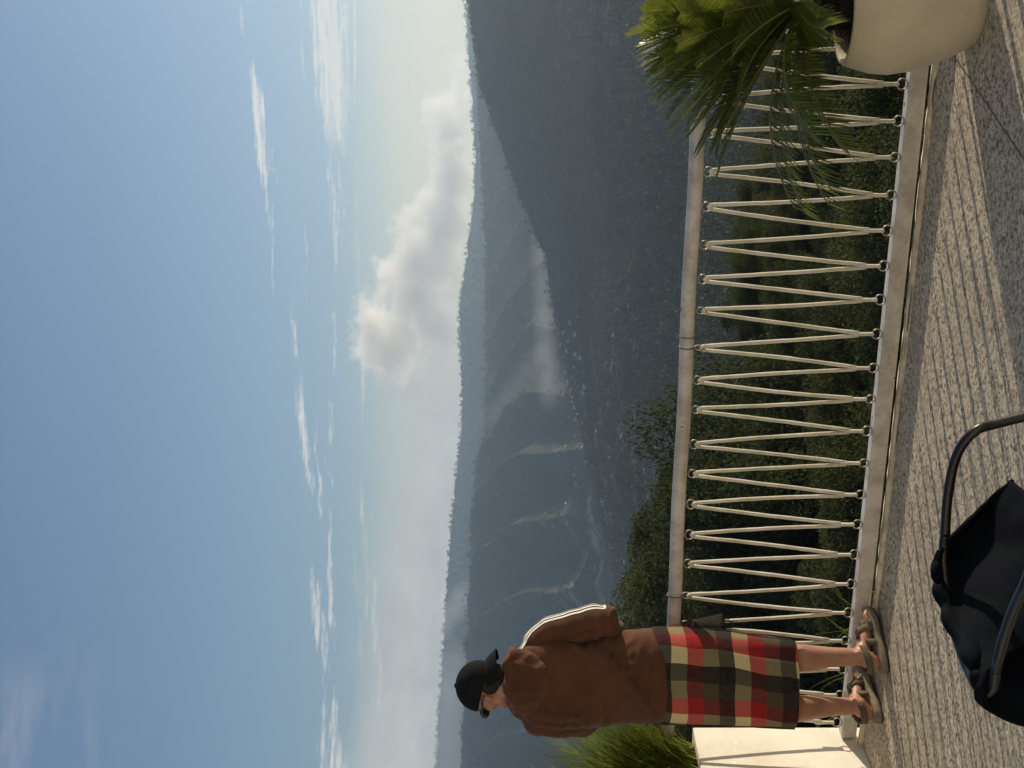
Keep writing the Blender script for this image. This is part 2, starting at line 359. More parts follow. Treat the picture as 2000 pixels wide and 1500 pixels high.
# tree line along the crests
def crest(vf, yf, n, hmin, hmax):
    a = np.radians(rng.uniform(-24, 24, n)); u = 750+F*np.tan(a); y = (yf(u) if callable(yf) else yf)+rng.uniform(-40, 10, n)
    zz = H-(vf(u)-1000)/F*y; h = hmin+(hmax-hmin)*rng.random(n)**2.2
    cc = np.stack([y*np.tan(a), y, zz+h*.5-1], -1); return cc, np.stack([h*.32, h*.32, h*.5], -1), h
cc, axx, hh = [np.concatenate(k) for k in zip(crest(vA, 7000., 1250, 8, 26), crest(vC, yC, 1800, 3.5, 9), crest(vB, 4500., 1100, 5, 14))]
q2, f2 = leaves(cc, 22, hh*.12, axx)
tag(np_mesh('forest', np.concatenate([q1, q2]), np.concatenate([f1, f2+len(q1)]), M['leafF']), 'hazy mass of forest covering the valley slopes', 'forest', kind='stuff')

tag(np_mesh('forest', partsB[0][0], partsB[0][1], M['leafG'], smooth=False), 'sunlit forest on the gullied middle ridge', 'forest', kind='stuff')

# village strip on the valley floor: each house a thing
hb = MB(); hb.box((0,0,1.6), (1,0,0), (0,1,0), (0,0,1), 5, 3.5, 3.2)
house_root = None
def make_house(loc, rz, sc_, first=[None]):
    if first[0] is None:
        r0 = empty('house', (0,0,0), 'small pale house in the village strip across the valley', 'house', 'houses of the far village')
        hb.build('wall', M['house'], r0)
        g = MB(); g.add([(-5.4,-4,4.7),(5.4,-4,4.7),(5.4,4,4.7),(-5.4,4,4.7),(-5.4,0,6.8),(5.4,0,6.8)], [(0,1,5,4),(2,3,4,5),(0,4,3),(1,2,5),(0,3,2,1)], False)
        g.build('roof', M['roof'], r0); first[0] = r0; c = r0
    else:
        c = link(first[0].copy())
        for ch in first[0].children:
            k = link(ch.copy()); k.parent = c
    c.location = loc; c.rotation_euler = (0,0,rz); c.scale = (sc_,)*3
for k in range(120):
    u = random.triangular(560, 930, 730) if k < 66 else random.triangular(300, 720, 600); yy = yC(u)-(random.choice([random.uniform(0, 60), random.uniform(80, 420)]) if k < 66 else random.uniform(0, 900)) if k % 5 else random.uniform(3080, 3220)
    a = math.atan2(u-750, F); rr = yy/math.cos(a); zz = float(ground(np.array([a]), np.array([rr]))[0])
    make_house((rr*math.sin(a), yy, zz+1.5), random.uniform(-.7, .7), random.uniform(.32, .78))

# ------------------------------------------------------------------ near trees
def make_tree(kind, h, spread, leafm, n_clump, n_leaf, lsz, droop=0.):
    root = empty(kind, (0,0,0), None, None)
    tb = MB(); lean = random.uniform(-.06, .06)*h
    tp = [(lean*t*t, 0, h*.78*t) for t in (0, .3, .6, 1)]; tb.tube(tp, [.022*h, .017*h, .012*h, .006*h], 8)
    cen = []
    nl = 11
    for k in range(nl):
        t = .34+.6*k/nl; a = k*2.4+random.uniform(-.4, .4); L = h*spread*(1-.55*abs(t-.45))*random.uniform(.75, 1.1)
        b0 = Vector((lean*t*t, 0, h*.78*t)); d = Vector((math.cos(a), math.sin(a), random.uniform(.15, .65)))
        b1 = b0+d*L*.55; b2 = b0+d*L+Vector((0,0,-droop*L*.5)); tb.tube([b0, b1, b2], [.008*h, .005*h, .002*h], 5)
        for w in (.55, .8, 1.0): cen.append((b0+(b2-b0)*w+Vector((0,0,.05*h)), .095*h*random.uniform(.8, 1.25)))
    for k in range(n_clump-len(cen)):
        a = random.uniform(0, 6.28); t = random.random(); rr = h*spread*.85*math.sqrt(random.random())*(1-.5*t)
        cen.append((Vector((math.cos(a)*rr, math.sin(a)*rr, h*(.45+.5*t))), .10*h*random.uniform(.6, 1.15)))
    C = np.array([tuple(c) for c, _ in cen]); rad = np.array([r_ for _, r_ in cen])
    q, f = leaves(C, n_leaf, np.full(len(C), lsz), np.stack([rad*1.15, rad*1.15, rad*(.75+droop*.7)], -1))
    if droop:
        g = q.reshape(-1, 4, 3); d = rng.uniform(.2, 1., (len(g), 1))*droop*lsz*3; g[:, 2:4, 2] -= d; q = g.reshape(-1, 3)
    tb.build('trunk', M['bark'], root); np_mesh('crown', q, f, leafm, root)
    root['h0'] = h
    return root
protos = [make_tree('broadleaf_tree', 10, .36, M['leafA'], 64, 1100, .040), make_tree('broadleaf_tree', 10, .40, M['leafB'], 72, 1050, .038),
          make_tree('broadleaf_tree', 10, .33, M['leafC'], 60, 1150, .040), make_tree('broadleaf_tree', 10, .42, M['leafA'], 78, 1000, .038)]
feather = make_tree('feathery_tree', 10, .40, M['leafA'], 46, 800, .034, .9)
used = set()
def place(proto, loc, h, rz, label, group=None):
    if proto.name not in used: used.add(proto.name); c = proto
    else:
        c = link(proto.copy())
        for ch in proto.children:
            k = link(ch.copy()); k.parent = c
    c.location = loc; c.rotation_euler = (0,0,rz); c.scale = (h/10,)*3
    tag(c, label, 'tree', group)
    if 'h0' in c: del c['h0']
def tree_at(proto, u, vtop, Yd, label, group=None):
    t = W(u, vtop, Yd); a = math.atan2(t.x, t.y); g = float(ground(np.array([a]), np.array([math.hypot(t.x, t.y)]))[0])
    place(proto, (t.x, t.y, g-.3), t.z-g+.3, random.uniform(0, 6), label, group)
tree_at(protos[0], 235, 1185, 86, 'tall leafy tree rising above the rail, just right of the person\'s elbow')
tree_at(protos[1], 345, 1205, 80, 'olive green tree rising above the top rail beside the dark leafy tree')
tree_at(protos[3], 440, 1228, 92, 'rounded dark tree showing above the top rail, third from the person')
tree_at(feather, 630, 1258, 78, 'feathery tree with drooping branches peeking above the top rail')
tree_at(protos[2], 520, 1280, 74, 'small mid green tree topping the rail left of the feathery tree')
tree_at(protos[0], 130, 1220, 82, 'dark tree behind the person and the planter grass')
placed = []
GL = 'dark leafy tree in the dense canopy below the railing'
tries = 0
while len(placed) < 215 and tries < 6000:
    tries += 1
    a = R(random.uniform(-24, 24)); rr = math.exp(random.uniform(math.log(33), math.log(135))); x, y = rr*math.sin(a), rr*math.cos(a)
    if any((x-p[0])**2+(y-p[1])**2 < (2.6+.016*rr)**2 for p in placed): continue
    u = 750+F*x/y; g = float(ground(np.array([a]), np.array([rr]))[0]); h = random.uniform(8, 12.5)
    vt = np.interp(u, [0, 300, 600, 700, 1000, 1150, 1500], [1340, 1350, 1375, 1390, 1400, 1425, 1440])
    hmax = (H-(vt-1000)/F*y)-g
    if hmax < 4: continue
    h = min(h, hmax*random.uniform(.9, 1.)); placed.append((x, y))
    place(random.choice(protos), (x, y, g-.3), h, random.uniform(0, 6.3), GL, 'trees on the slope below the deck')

# ------------------------------------------------------------------ deck and kerb
TH = math.atan(.392); D = Vector((math.cos(TH), -math.sin(TH), 0)); NN = Vector((math.sin(TH), math.cos(TH), 0)); UP = Vector((0,0,1))
O0 = Vector((0, 5.37, 0))                                    # a point of the kerb's near face
def L(s, n, z=0): return O0+D*s+NN*n+UP*z
c4 = [L(-5, .0), L(5.5, .0), L(5.5, -9), L(-5, -9)]
dk = MB(); top = [p.copy() for p in c4]; bot = [p-UP*.35 for p in c4]
dk.add(top+bot, [(0,1,2,3),(7,6,5,4),(0,4,5,1),(1,5,6,2),(2,6,7,3),(3,7,4,0)], False)
tag(dk.build('deck_floor', M['deck']), 'pebble wash terrace floor', 'floor', kind='structure')
def rough_strip(name, s0, s1, n0, n1, z0, z1, mat, step=.05, j=.0022):
    m = MB(); rings = []; k = int((s1-s0)/step)
    for i in range(k+1):
        s = s0+(s1-s0)*i/k; a = random.uniform(-j, j); b = random.uniform(-j, j)
        rings.append([L(s, n0+a*.6, z0), L(s, n0+a, z1*.8+b), L(s, n0+.004+a, z1+b), L(s, n1+b*.5, z1+a), L(s, n1, z0)])
    m.loft(rings); return m.build(name, mat)
tag(rough_strip('kerb', -1.70, 4.5, .002, .026, -.3, .016, M['curb']), 'thin rough cement kerb along the terrace edge', 'kerb', kind='structure')
tag(rough_strip('kerb', -1.70, 4.5, .034, .15, -.3, -.02, M['curb']), 'cement ledge under the bottom rail', 'kerb', kind='structure')
jt = MB(); a, b = W(1395, 1862, 4104/862.), W(1190, 2000, 4104/1000.)
dirj = (b-a).normalized(); e1 = a-dirj*.1; e2 = a+dirj*2.2; side = Vector((-dirj.y, dirj.x, 0))*.0028
for p in (e1, e2): p.z = .002
jt.add([e1-side, e1+side, e2+side, e2-side], [(0,1,2,3)], False)
tag(jt.build('floor_joint', M['wire']), 'dark expansion joint cut across the floor', 'floor joint', kind='structure')

hwl = MB(); hwl.box(L(0, -7.3, 2.6), D, NN, UP, 8, .12, 2.75); wl = hwl.build('bounce_wall', M['wall']); tag(wl, 'plain warm white bounce wall added out of view behind the viewer', 'wall')  # unseen wall, added to bounce warm sunlight onto the shaded sides
# ------------------------------------------------------------------ railing
RN = .085
rail = empty('rope_railing', L(0, RN, 0), 'white tube railing laced with zigzag rope along the terrace edge', 'railing')
ZT, ZB = .837, .049
S0 = -1.685; S1 = 4.3
m = MB(); m.tube([L(S0+(S1-S0)*k/60, RN, ZT+.0025*math.sin(k*.7)) for k in range(61)], .0285, 22); m.build('top_rail', M['rail'], rail)
m = MB(); m.box(L((S0+S1)/2, RN, ZB), D, NN, UP, (S1-S0)/2, .032, .0325, .008); m.build('bottom_rail', M['rail'], rail)
for s in (2.75, 4.25):
    m = MB(); m.tube([L(s, RN, -.3), L(s, RN, .3), L(s, RN, ZT)], .026, 16); m.build('post', M['rail'], rail)
bs = [-1.613+.138*k+random.uniform(-.006, .006) for k in range(40)]
ts = [(bs[k]+bs[k+1])/2+random.uniform(-.008, .008)+.018 for k in range(39)]
zb_r, zt_r = ZB+.0325+.0205, ZT-.0285-.0195
for k, s in enumerate(bs):
    q = random.uniform(-.35, .35); a = D*math.cos(q)+NN*math.sin(q)
    m = MB(); m.torus(L(s, RN-.012, zb_r), a, UP, .0195, .0029); m.build('ring', M['ring'], rail)
edge_on = {4, 12, 19}
clampx = []
for k, s in enumerate(ts):
    q = random.uniform(-.5, .5) if k not in edge_on else 1.35
    a = D*math.cos(q)+NN*math.sin(q)
    m = MB(); m.torus(L(s, RN-.01, zt_r), a, UP, .0185, .0027); m.build('ring', M['ring'], rail)
    if k in edge_on:
        m = MB(); m.torus(L(s, RN, ZT), NN, UP, .0298, .0024)
        if k == 12: m.torus(L(s+.045, RN, ZT), NN, UP, .0298, .0018)
        m.tube([L(s, RN-.012, ZT-.03), L(s+.004, RN-.014, ZT-.042)], .002, 6); m.build('clamp_wire', M['wire'], rail)
# rope, one lacing: bottom ring k -> top ring k -> bottom ring k+1 ...
rope = MB(); rr = .0077
def seg(p, q, n=16, r=rr):
    sag = random.uniform(-.007, .007); pts = [p.lerp(q, i/n)+D*sag*math.sin(math.pi*i/n)+D*random.uniform(-.0006,.0006) for i in range(n+1)]
    rope.tube(pts, [r*random.uniform(.94, 1.06) for _ in pts], 9)
for k in range(39):
    b0, b1, t0 = bs[k], bs[k+1], ts[k]; zt = zt_r-.0185; zb = zb_r+.0205; nn = RN-.012
    tl, tr = L(t0-.0095, nn, zt-.004), L(t0+.0095, nn-.004, zt-.004)
    seg(L(b0+.004, nn, zb+.05), tl); seg(tr, L(b1-.004, nn-.004, zb+.05))
    rope.tube([tl, L(t0-.007, nn, zt+.006), L(t0, nn-.002, zt+.011), L(t0+.007, nn-.003, zt+.006), tr], rr*1.03, 9)
for k in range(40):
    b0 = bs[k]; zb = zb_r+.0205; nn = RN-.013
    rope.tube([L(b0, nn, zb-.008), L(b0, nn, zb-.003), L(b0, nn, zb+.012), L(b0, nn, zb+.04), L(b0, nn, zb+.075)], [.007, .0115, .0095, .0105, .0125], 10, squash=.75)
rope.build('rope', M['rope'], rail)

# ------------------------------------------------------------------ planter with grass
EC = L(-1.690, RN, 0); pb = MB()
hw = .34; hd = .7; cpl = EC-D*(hw)-NN*(hd-.06)
pl = empty('planter', (cpl.x, cpl.y, 0), 'tall white plaster planter at the left end of the railing', 'planter')
t_ = .05
pb.box(cpl+UP*.345-D*0+D*(hw-t_/2), D, NN, UP, t_/2, hd, .375, .004); pb.box(cpl+UP*.345-D*(hw-t_/2), D, NN, UP, t_/2, hd, .375, .004)
pb.box(cpl+UP*.345+NN*(hd-t_/2), D, NN, UP, hw-t_, t_/2, .374, .003); pb.box(cpl+UP*.345-NN*(hd-t_/2), D, NN, UP, hw-t_, t_/2, .374, .003)
pb.build('wall', M['wall'], pl)
m = MB(); m.box(cpl+UP*.3, D, NN, UP, hw-t_, hd-t_, .33); m.build('soil', M['soil'], pl)
def blades(name, base_fn, n, hmin, hmax, droop, w0, mat, keep=None):
    V = []; Fq = []
    for k in range(n):
        p = base_fn(); a = random.uniform(0, 6.283); h = random.uniform(hmin, hmax); dr = droop*random.uniform(.3, 1.4); tl = random.uniform(.05, .35)
        d = Vector((math.cos(a), math.sin(a), 0)); sd = Vector((-d.y, d.x, 0))
        if keep and not keep(p, d, h, h*(tl+dr)): continue
        S = 7; b = len(V); w = w0*random.uniform(.6, 1.3)
        wob = random.uniform(-.14, .14)
        for i in range(S+1):
            t = i/S; c = p+d*(h*tl*t+dr*t**2.4*h)+UP*(h*(t-.42*dr*t**3.2*1.6))+sd*wob*t*t; ww = w*(1-t**1.8)+.0003
            V += [tuple(c-sd*ww), tuple(c+sd*ww)]
        for i in range(S): Fq.append((b+2*i, b+2*i+1, b+2*i+3, b+2*i+2))
    return np_mesh(name, V, Fq, mat, None, True)
def gb():
    if random.random() < .7: return cpl+D*random.uniform(.0, .28)+NN*random.uniform(.44, .64)+UP*.63
    return cpl+D*random.uniform(-.27, .0)+NN*random.uniform(.2, .64)+UP*.63
g = blades('fountain_grass', gb, 4300, .26, 1.06, .70, .0042, M['grass'], lambda p, d, h, rch: (p+d*rch-O0).dot(D) < -1.72 or (p+d*rch-O0).dot(NN) > -.02)
tag(g, 'bushy green fountain grass spilling over the white planter', 'grass plant')
def gb2(): return L(-1.45+random.gauss(0, .12), .30+random.uniform(0, .2), -.25)
g = blades('wild_grass', gb2, 60, .25, .62, .8, .0016, M['grass']); tag(g, 'few dry grass stalks growing outside the bottom rail near the planter', 'grass')
g.location = (0,0,0)

# ------------------------------------------------------------------ pot and cycad
PC = Vector((1.255, 4.54, 0)); pot = empty('plant_pot', PC, 'bulging beige pot on the floor at the right end of the railing', 'plant pot')
prof = [(.132,.140,.0),(.142,.148,.005),(.165,.158,.045),(.198,.170,.12),(.225,.180,.20),(.237,.184,.28),(.232,.181,.34),(.217,.170,.395),(.207,.158,.425),(.203,.154,.431),(.192,.143,.431),(.187,.138,.424),(.195,.148,.36),(.19,.145,.30)]
rings = [[PC+Vector((a*math.cos(q), b*math.sin(q), z)) for q in [2*math.pi*k/72 for k in range(72)]] for a, b, z in prof]
m = MB(); m.loft(rings, cap=False); m.add(rings[0], [tuple(range(71, -1, -1))]); m.build('pot_body', M['pot'], pot)
m = MB(); m.add([PC+Vector((.191*math.cos(2*math.pi*k/48), .144*math.sin(2*math.pi*k/48), .385)) for k in range(48)], [tuple(range(48))]); m.build('soil', M['soil'], pot)
CB = Vector((PC.x, PC.y, .34)); cyc = empty('cycad', CB, 'green cycad palm with arching feather fronds in the beige pot', 'palm')
m = MB(); m.tube([CB+UP*z for z in (0, .06, .12, .19, .25)], [.085,.09,.088,.078,.05], 20); m.build('trunk', M['shag'], cyc)
tv = []; tf = []
for k in range(1600):
    a = random.uniform(0, 6.283); z = random.uniform(.0, .24); r0 = np.interp(z, [0, .06, .12, .19, .25], [.085,.09,.088,.078,.05]); p = CB+Vector((math.cos(a)*r0, math.sin(a)*r0, z)); d = Vector((math.cos(a), math.sin(a), random.uniform(-.6, .9))).normalized()*random.uniform(.03, .075); sd = Vector((-math.sin(a), math.cos(a), 0))*.003
    b = len(tv); tv += [tuple(p-sd), tuple(p+sd), tuple(p+d)]; tf.append((b, b+1, b+2))
np_mesh('fibre', tv, tf, M['shag'], cyc)
def frond(az, el, length, bend, nleaf=56, llen=.10, plume=True):
    p0 = CB+UP*.22; d = Vector((math.cos(az)*math.cos(el), math.sin(az)*math.cos(el), math.sin(el))); S = 26; pts = [p0.copy()]; dirs = []
    hz = Vector((math.cos(az), math.sin(az), 0)); e = el; p = p0.copy()
    for i in range(S):
        e = el-bend*((i+1)/S)**1.3; dd = hz*math.cos(e)+UP*math.sin(e); p = p+dd*length/S; pts.append(p.copy()); dirs.append(dd)
    sd = Vector((-hz.y, hz.x, 0)); V = []; Fq = []
    def at(t):
        x = t*S; i = min(S-1, int(x)); return pts[i].lerp(pts[i+1], x-i), dirs[i]
    for k in range(nleaf):
        t = .13+.87*k/nleaf; p, dd = at(t); nrm_ = sd.cross(dd).normalized()
        if nrm_.dot(UP) < 0: nrm_ = -nrm_
        ll = llen*(math.sin(math.pi*(.12+.80*t))**.7)*random.uniform(.92, 1.06)
        for sg in (-1, 1):
            fw = (.60+.6*t) if plume else (.30+.5*t); l = (sd*sg+dd*fw+nrm_*((.50 if plume else .12)+random.uniform(-.1, .1))).normalized()
            w = (.0034 if plume else .0046)*(1.1-.35*t); wd = dd-l*dd.dot(l); wd.normalize(); b = len(V)
            for (q, ww) in ((0, .6), (.35, 1.), (.75, .75), (1, .05)):
                c = p+l*ll*q-UP*((.018 if plume else .045)*q*q)+dd*(.012*q*q); V += [tuple(c-wd*w*ww), tuple(c+wd*w*ww)]
            for i in range(3): Fq.append((b+2*i, b+2*i+1, b+2*i+3, b+2*i+2))
    o = np_mesh('frond', V, Fq, M['frond'], cyc, True)
    r_ = MB(); r_.tube([pts[i] for i in range(0, S+1, 2)], [.0042*(1-.8*i/13)+.0008 for i in range(14)], 6); x = r_.build('rachis', M['rachis'], None); x.parent = o
    x.matrix_parent_inverse = o.matrix_parent_inverse.copy() if False else Matrix()
    x.location = (0,0,0)
    return o
for k in range(34):                                       # upright crown
    az_ = k*2.39996; tt = (k+.5)/34; el = R(88-46*tt+random.uniform(-5, 5)); frond(az_, el, random.uniform(.52, .60), R(8+30*tt+random.uniform(-6, 6)))
for k in range(46):
    az_ = R(100+random.uniform(0, 160)); e_ = random.uniform(34, 82); frond(az_, R(e_), .55+.10*(82-e_)/48*random.uniform(.6, 1), R(random.uniform(6, 24)))
for az_, el, ln, bd in ((R(255), R(48), .26, R(95)), (R(285), R(40), .24, R(100)), (R(235), R(40), .28, R(100)), (R(196), R(16), .70, R(45)), (R(184), R(14), .70, R(44)), (R(203), R(10), .60, R(42)), (R(168), R(20), .72, R(50)), (R(212), R(30), .62, R(60)), (R(188), R(30), .74, R(58))): frond(az_, el, ln*1.0, bd, 40, .105, False)

# ------------------------------------------------------------------ person
YP = 5.62
pr = empty('person', (W(172, 1000, YP).x, YP, 0), 'person seen from behind in brown hoodie, plaid wrap, backwards cap and sandals at the railing', 'person')
fa = R(70); fd = Vector((-math.sin(fa), math.cos(fa), 0)); sr = Vector((fd.y, -fd.x, 0)); HC = W(159, 941, 5.60)
def hp(f, s, z): return HC+fd*f+sr*s+UP*z
ank = {1: W(217, 1672, 5.60), -1: W(121, 1664, 5.70)}
heel = {1: Vector((-1.150, 5.575, 0)), -1: Vector((-1.372, 5.665, 0))}; toe = {1: Vector((-.945, 5.745, .014)), -1: Vector((-1.225, 5.875, .02))}
kne = {1: Vector((W(216, 1510, 5.62).x, 5.62, .455)), -1: Vector((W(116, 1510, 5.66).x, 5.66, .455))}
hip = {1: Vector((W(215, 1300, YP).x, YP, .88)), -1: Vector((W(135, 1300, YP).x, YP, .88))}
arms = {1: [(250,1062,5.62,.055),(274,1115,5.60,.054),(284,1165,5.585,.042),(260,1180,5.76,.034),(222,1178,5.87,.03)],
        -1: [(92,1062,5.62,.055),(92,1105,5.66,.052),(94,1142,5.72,.046),(118,1162,5.84,.036),(150,1168,5.90,.03)]}
b = MB()
b.ell(hp(0, 0, .002), sr*.074, fd*.094, UP*.090); b.ell(hp(.028, 0, -.062), sr*.052, fd*.060, UP*.052); b.ell(hp(.075, 0, -.085), sr*.026, fd*.024, UP*.022)
b.ell(hp(.097, 0, -.022), sr*.013, fd*.022, UP*.022); b.ell(hp(.084, 0, -.062), sr*.024, fd*.012, UP*.010); b.ell(hp(.078, 0, .012), sr*.055, fd*.020, UP*.014)
for s in (-1, 1):
    b.ell(hp(.006, s*.076, -.018), sr*.009+fd*.006, fd*.017-sr*s*.008, UP*.031); b.ell(hp(.062, s*.04, -.035), sr*.026, fd*.022, UP*.024)
b.tube([hp(-.01, 0, -.04), hp(-.02, 0, -.11), W(165, 1030, 5.63)], [.054, .056, .075], 16)
tr = [(1025,110,235,.06),(1050,92,250,.09),(1110,95,242,.10),(1180,98,240,.10),(1260,100,250,.11),(1330,100,255,.11)]
b.loft([[Vector(((W(a, v, YP).x+W(c, v, YP).x)/2+math.cos(q)*(W(c, v, YP).x-W(a, v, YP).x)/2*.9, YP+math.sin(q)*d, W(0, v, YP).z)) for q in [2*math.pi*k/24 for k in range(24)]] for v, a, c, d in tr])
for s in (1, -1):
    pts = [W(u, v, y) for u, v, y, _ in arms[s]]; b.tube(pts, [x[3] for x in arms[s]], 14)
    for p, x in zip(pts, arms[s]): b.ell(p, (x[3],0,0), (0,x[3],0), (0,0,x[3]), 14, 8)
    h0 = pts[-1]; dv = (pts[-1]-pts[-2]).normalized(); hs = Vector((0,0,-1))
    b.ell(h0+dv*.045, dv*.052, UP*.040, dv.cross(UP).normalized()*.018, 14, 8)
    for f in range(4):
        base = h0+dv*.08+UP*(.028-.019*f); ln = (.066,.075,.07,.055)[f]; cd = (dv*.75+Vector((0,-1,0))*.65).normalized()
        b.tube([base, base+dv*ln*.4, base+dv*ln*.4+cd*ln*.35, base+dv*ln*.35+cd*ln*.7+Vector((0,-.01,0))], [.0095,.009,.0082,.0065], 8)
    tb0 = h0+dv*.03+UP*.038; b.tube([tb0, tb0+dv*.03+UP*.022, tb0+dv*.055+UP*.026], [.011,.010,.0075], 8)
    # legs
    K, A, HP = kne[s], ank[s], hip[s]; cf = K.lerp(A, .32)+Vector((0, -.012, 0))
    b.tube([HP, HP.lerp(K, .5), K, cf, K.lerp(A, .7), A], [.088,.074,.060,.056,.040,.0355], 18); b.ell(HP, (.088,0,0), (0,.088,0), (0,0,.088))
    hd_ = heel[s]; t_e = toe[s]; fv = (t_e-hd_); fl = fv.normalized(); fs_ = Vector((fl.y, -fl.x, 0)).normalized()
    fz = UP*.036
    b.tube([A, A-UP*.03+fl*.0, hd_+fl*.03+UP*.065], [.0355,.038,.034], 14)
    b.ell(hd_+fl*.032+UP*.058, fl*.034, fs_*.030, UP*.033); 
    b.tube([A+fl*.01-UP*.02, hd_+fl*.10+UP*.082, hd_+fl*.16+UP*.062, hd_+fl*.205+UP*.05], [.036,.034,.034,.026], 14, squash=.85)
    for side in (-1, 1): b.ell(A+fs_*side*.030-UP*.002, (.013,0,0), (0,.013,0), (0,0,.014), 10, 6)
    for f in range(5):
        o_ = (-.03+.0155*f)*s*-1; ll = (.052,.047,.042,.036,.03)[f]; p0 = hd_+fl*(.205-.006*f)+fs_*o_+UP*.048
        b.tube([p0, p0+fl*ll*.5+UP*.004, p0+fl*ll-UP*.006], [.0105 if f else .013, .0095 if f else .0125, .007], 8)
body = b.build('body', M['skin'], pr); remesh(body, .0055, 3)

# hoodie
hz = MB()
tr = [(1002,128,214,.062,5.605),(1014,112,232,.088,5.61),(1030,92,248,.105,5.615),(1052,80,256,.122,5.62),(1095,78,254,.132,5.62),(1150,86,250,.130,5.62),(1205,90,260,.132,5.615),(1245,90,267,.138,5.61),(1270,90,271,.142,5.61),(1283,93,266,.138,5.61),(1288,96,262,.134,5.61)]
def ring(v, a, c, d, y, n=40, flat=1.0):
    xa, xc = W(a, v, y).x, W(c, v, y).x; z = W(0, v, y).z
    out = []
    for k in range(n):
        q = 2*math.pi*k/n; sx = math.copysign(abs(math.cos(q))**.82, math.cos(q)); sy = math.copysign(abs(math.sin(q))**.85, math.sin(q))
        out.append(Vector(((xa+xc)/2+(xc-xa)/2*sx, y+d*sy, z)))
    return out
rg = [ring(*t) for t in tr]
for i, r_ in enumerate(rg[-4:]):                           # hem hangs a little lower on the left
    for p in r_: p.z -= .028*max(0, (W(270, 1000, YP).x-p.x)/.37)*(i+1)/4
hz.loft(rg)
slv = {1: [(246,1050,5.62,.058),(262,1075,5.615,.064),(276,1118,5.60,.062),(288,1160,5.575,.058),(289,1184,5.58,.056),(276,1186,5.66,.053),(255,1183,5.78,.049),(232,1180,5.85,.043)],
       -1: [(92,1050,5.62,.060),(90,1085,5.64,.064),(92,1112,5.67,.062),(94,1142,5.72,.058),(102,1158,5.78,.052),(122,1164,5.86,.045),(140,1168,5.89,.04)]}
for s in (1, -1):
    pts = [W(u, v, y) for u, v, y, _ in slv[s]]; rd = [x[3] for x in slv[s]]
    hz.tube(pts, rd, 18)
    for p, r_ in zip(pts[:-1], rd[:-1]): hz.ell(p, (r_,0,0), (0,r_,0), (0,0,r_), 16, 10)
hz.ell(W(165, 1020, 5.63), (.15,0,0), (0,.075,0), (0,0,.075))
hood_o = hz.build('hoodie', M['hoodie'], pr); remesh(hood_o, .006, 7)
def wrinkle(o, amp):
    a = co(o); n = nrm(o)
    u = a[:, 0]; z = a[:, 2]; y = a[:, 1]
    xr = (u-pr.location.x); 
    p1 = np.stack([u*7+z*5, (z*13-u*9), y*5], -1); r1 = 1-np.abs(fbm(p1, 2, 3)*2-1)*2.0
    p2 = np.stack([u*9-z*6, (z*16+u*10), y*6], -1); r2 = 1-np.abs(fbm(p2, 2, 8)*2-1)*2.2
    w = np.clip((.55-np.abs(z-1.20)*1.2), .12, .55)*1.6
    w2 = np.clip(1-np.hypot(xr-.10, z-1.14)/.19, 0, 1)+np.clip(1-np.hypot(xr+.17, z-1.2)/.16, 0, 1)*.7+np.clip(1-np.hypot(xr-.23, z-1.14)/.12, 0, 1)
    d = amp*(np.clip(r1, -.6, 1)*w*.45+np.clip(r2, -.5, 1)*(.15+w2*1.1)); d += .004*(fbm(a*6., 3, 6)-.5)*2
    # diagonal drag folds from the right armpit across the back
    for (x0, z0, x1, z1, wd, am) in ((.13,1.20,.05,1.055,.017,.014),(.10,1.17,-.02,1.02,.022,.010),(.15,1.13,.06,1.02,.016,.012),(.16,1.30,.10,1.2,.014,.009),(.19,1.31,.17,1.19,.012,.009),(.02,1.05,-.09,.97,.02,.008),(-.10,1.12,-.02,1.0,.02,.006)):
        ex, ez = x1-x0, z1-z0; l2 = ex*ex+ez*ez; t = np.clip(((xr-x0)*ex+(z-z0)*ez)/l2, 0, 1); ds = np.hypot(xr-x0-t*ex, z-z0-t*ez)
        d += np.where(y < 5.64, am*2.0*np.exp(-(ds/wd)**2)*np.sin(np.pi*np.clip(t*.8+.15, 0, 1)), 0)
    def P_(u_, v_): q_ = W(u_, v_, 5.55); return q_.x-pr.location.x, q_.z
    for pth in ([(236,1018),(244,1065),(250,1112),(253,1150)], [(104,1020),(92,1060),(88,1100),(88,1150)]):
        for k_ in range(3):
            (x0, z0), (x1, z1) = P_(*pth[k_]), P_(*pth[k_+1]); ex, ez = x1-x0, z1-z0; t = np.clip(((xr-x0)*ex+(z-z0)*ez)/(ex*ex+ez*ez), 0, 1); ds = np.hypot(xr-x0-t*ex, z-z0-t*ez)
            d -= np.where(y < 5.66, .0065*np.exp(-(ds/.0065)**2), 0)
    setco(o, a+n*d[:, None])
wrinkle(hood_o, .015)
hb_ = MB(); hb_.loft([ring(1266,89.5,271.5,.1435,5.61), ring(1270,88.5,272.5,.1455,5.61), ring(1279,90,270,.143,5.61), ring(1288,94,265,.137,5.61), ring(1291,98,260,.130,5.61)], cap=False)
hm = hb_.build('hem', M['hoodie'], pr)
a = co(hm); a[:, 2] -= .028*np.clip((W(270, 1000, YP).x-a[:, 0])/.37, 0, 1); setco(hm, a)
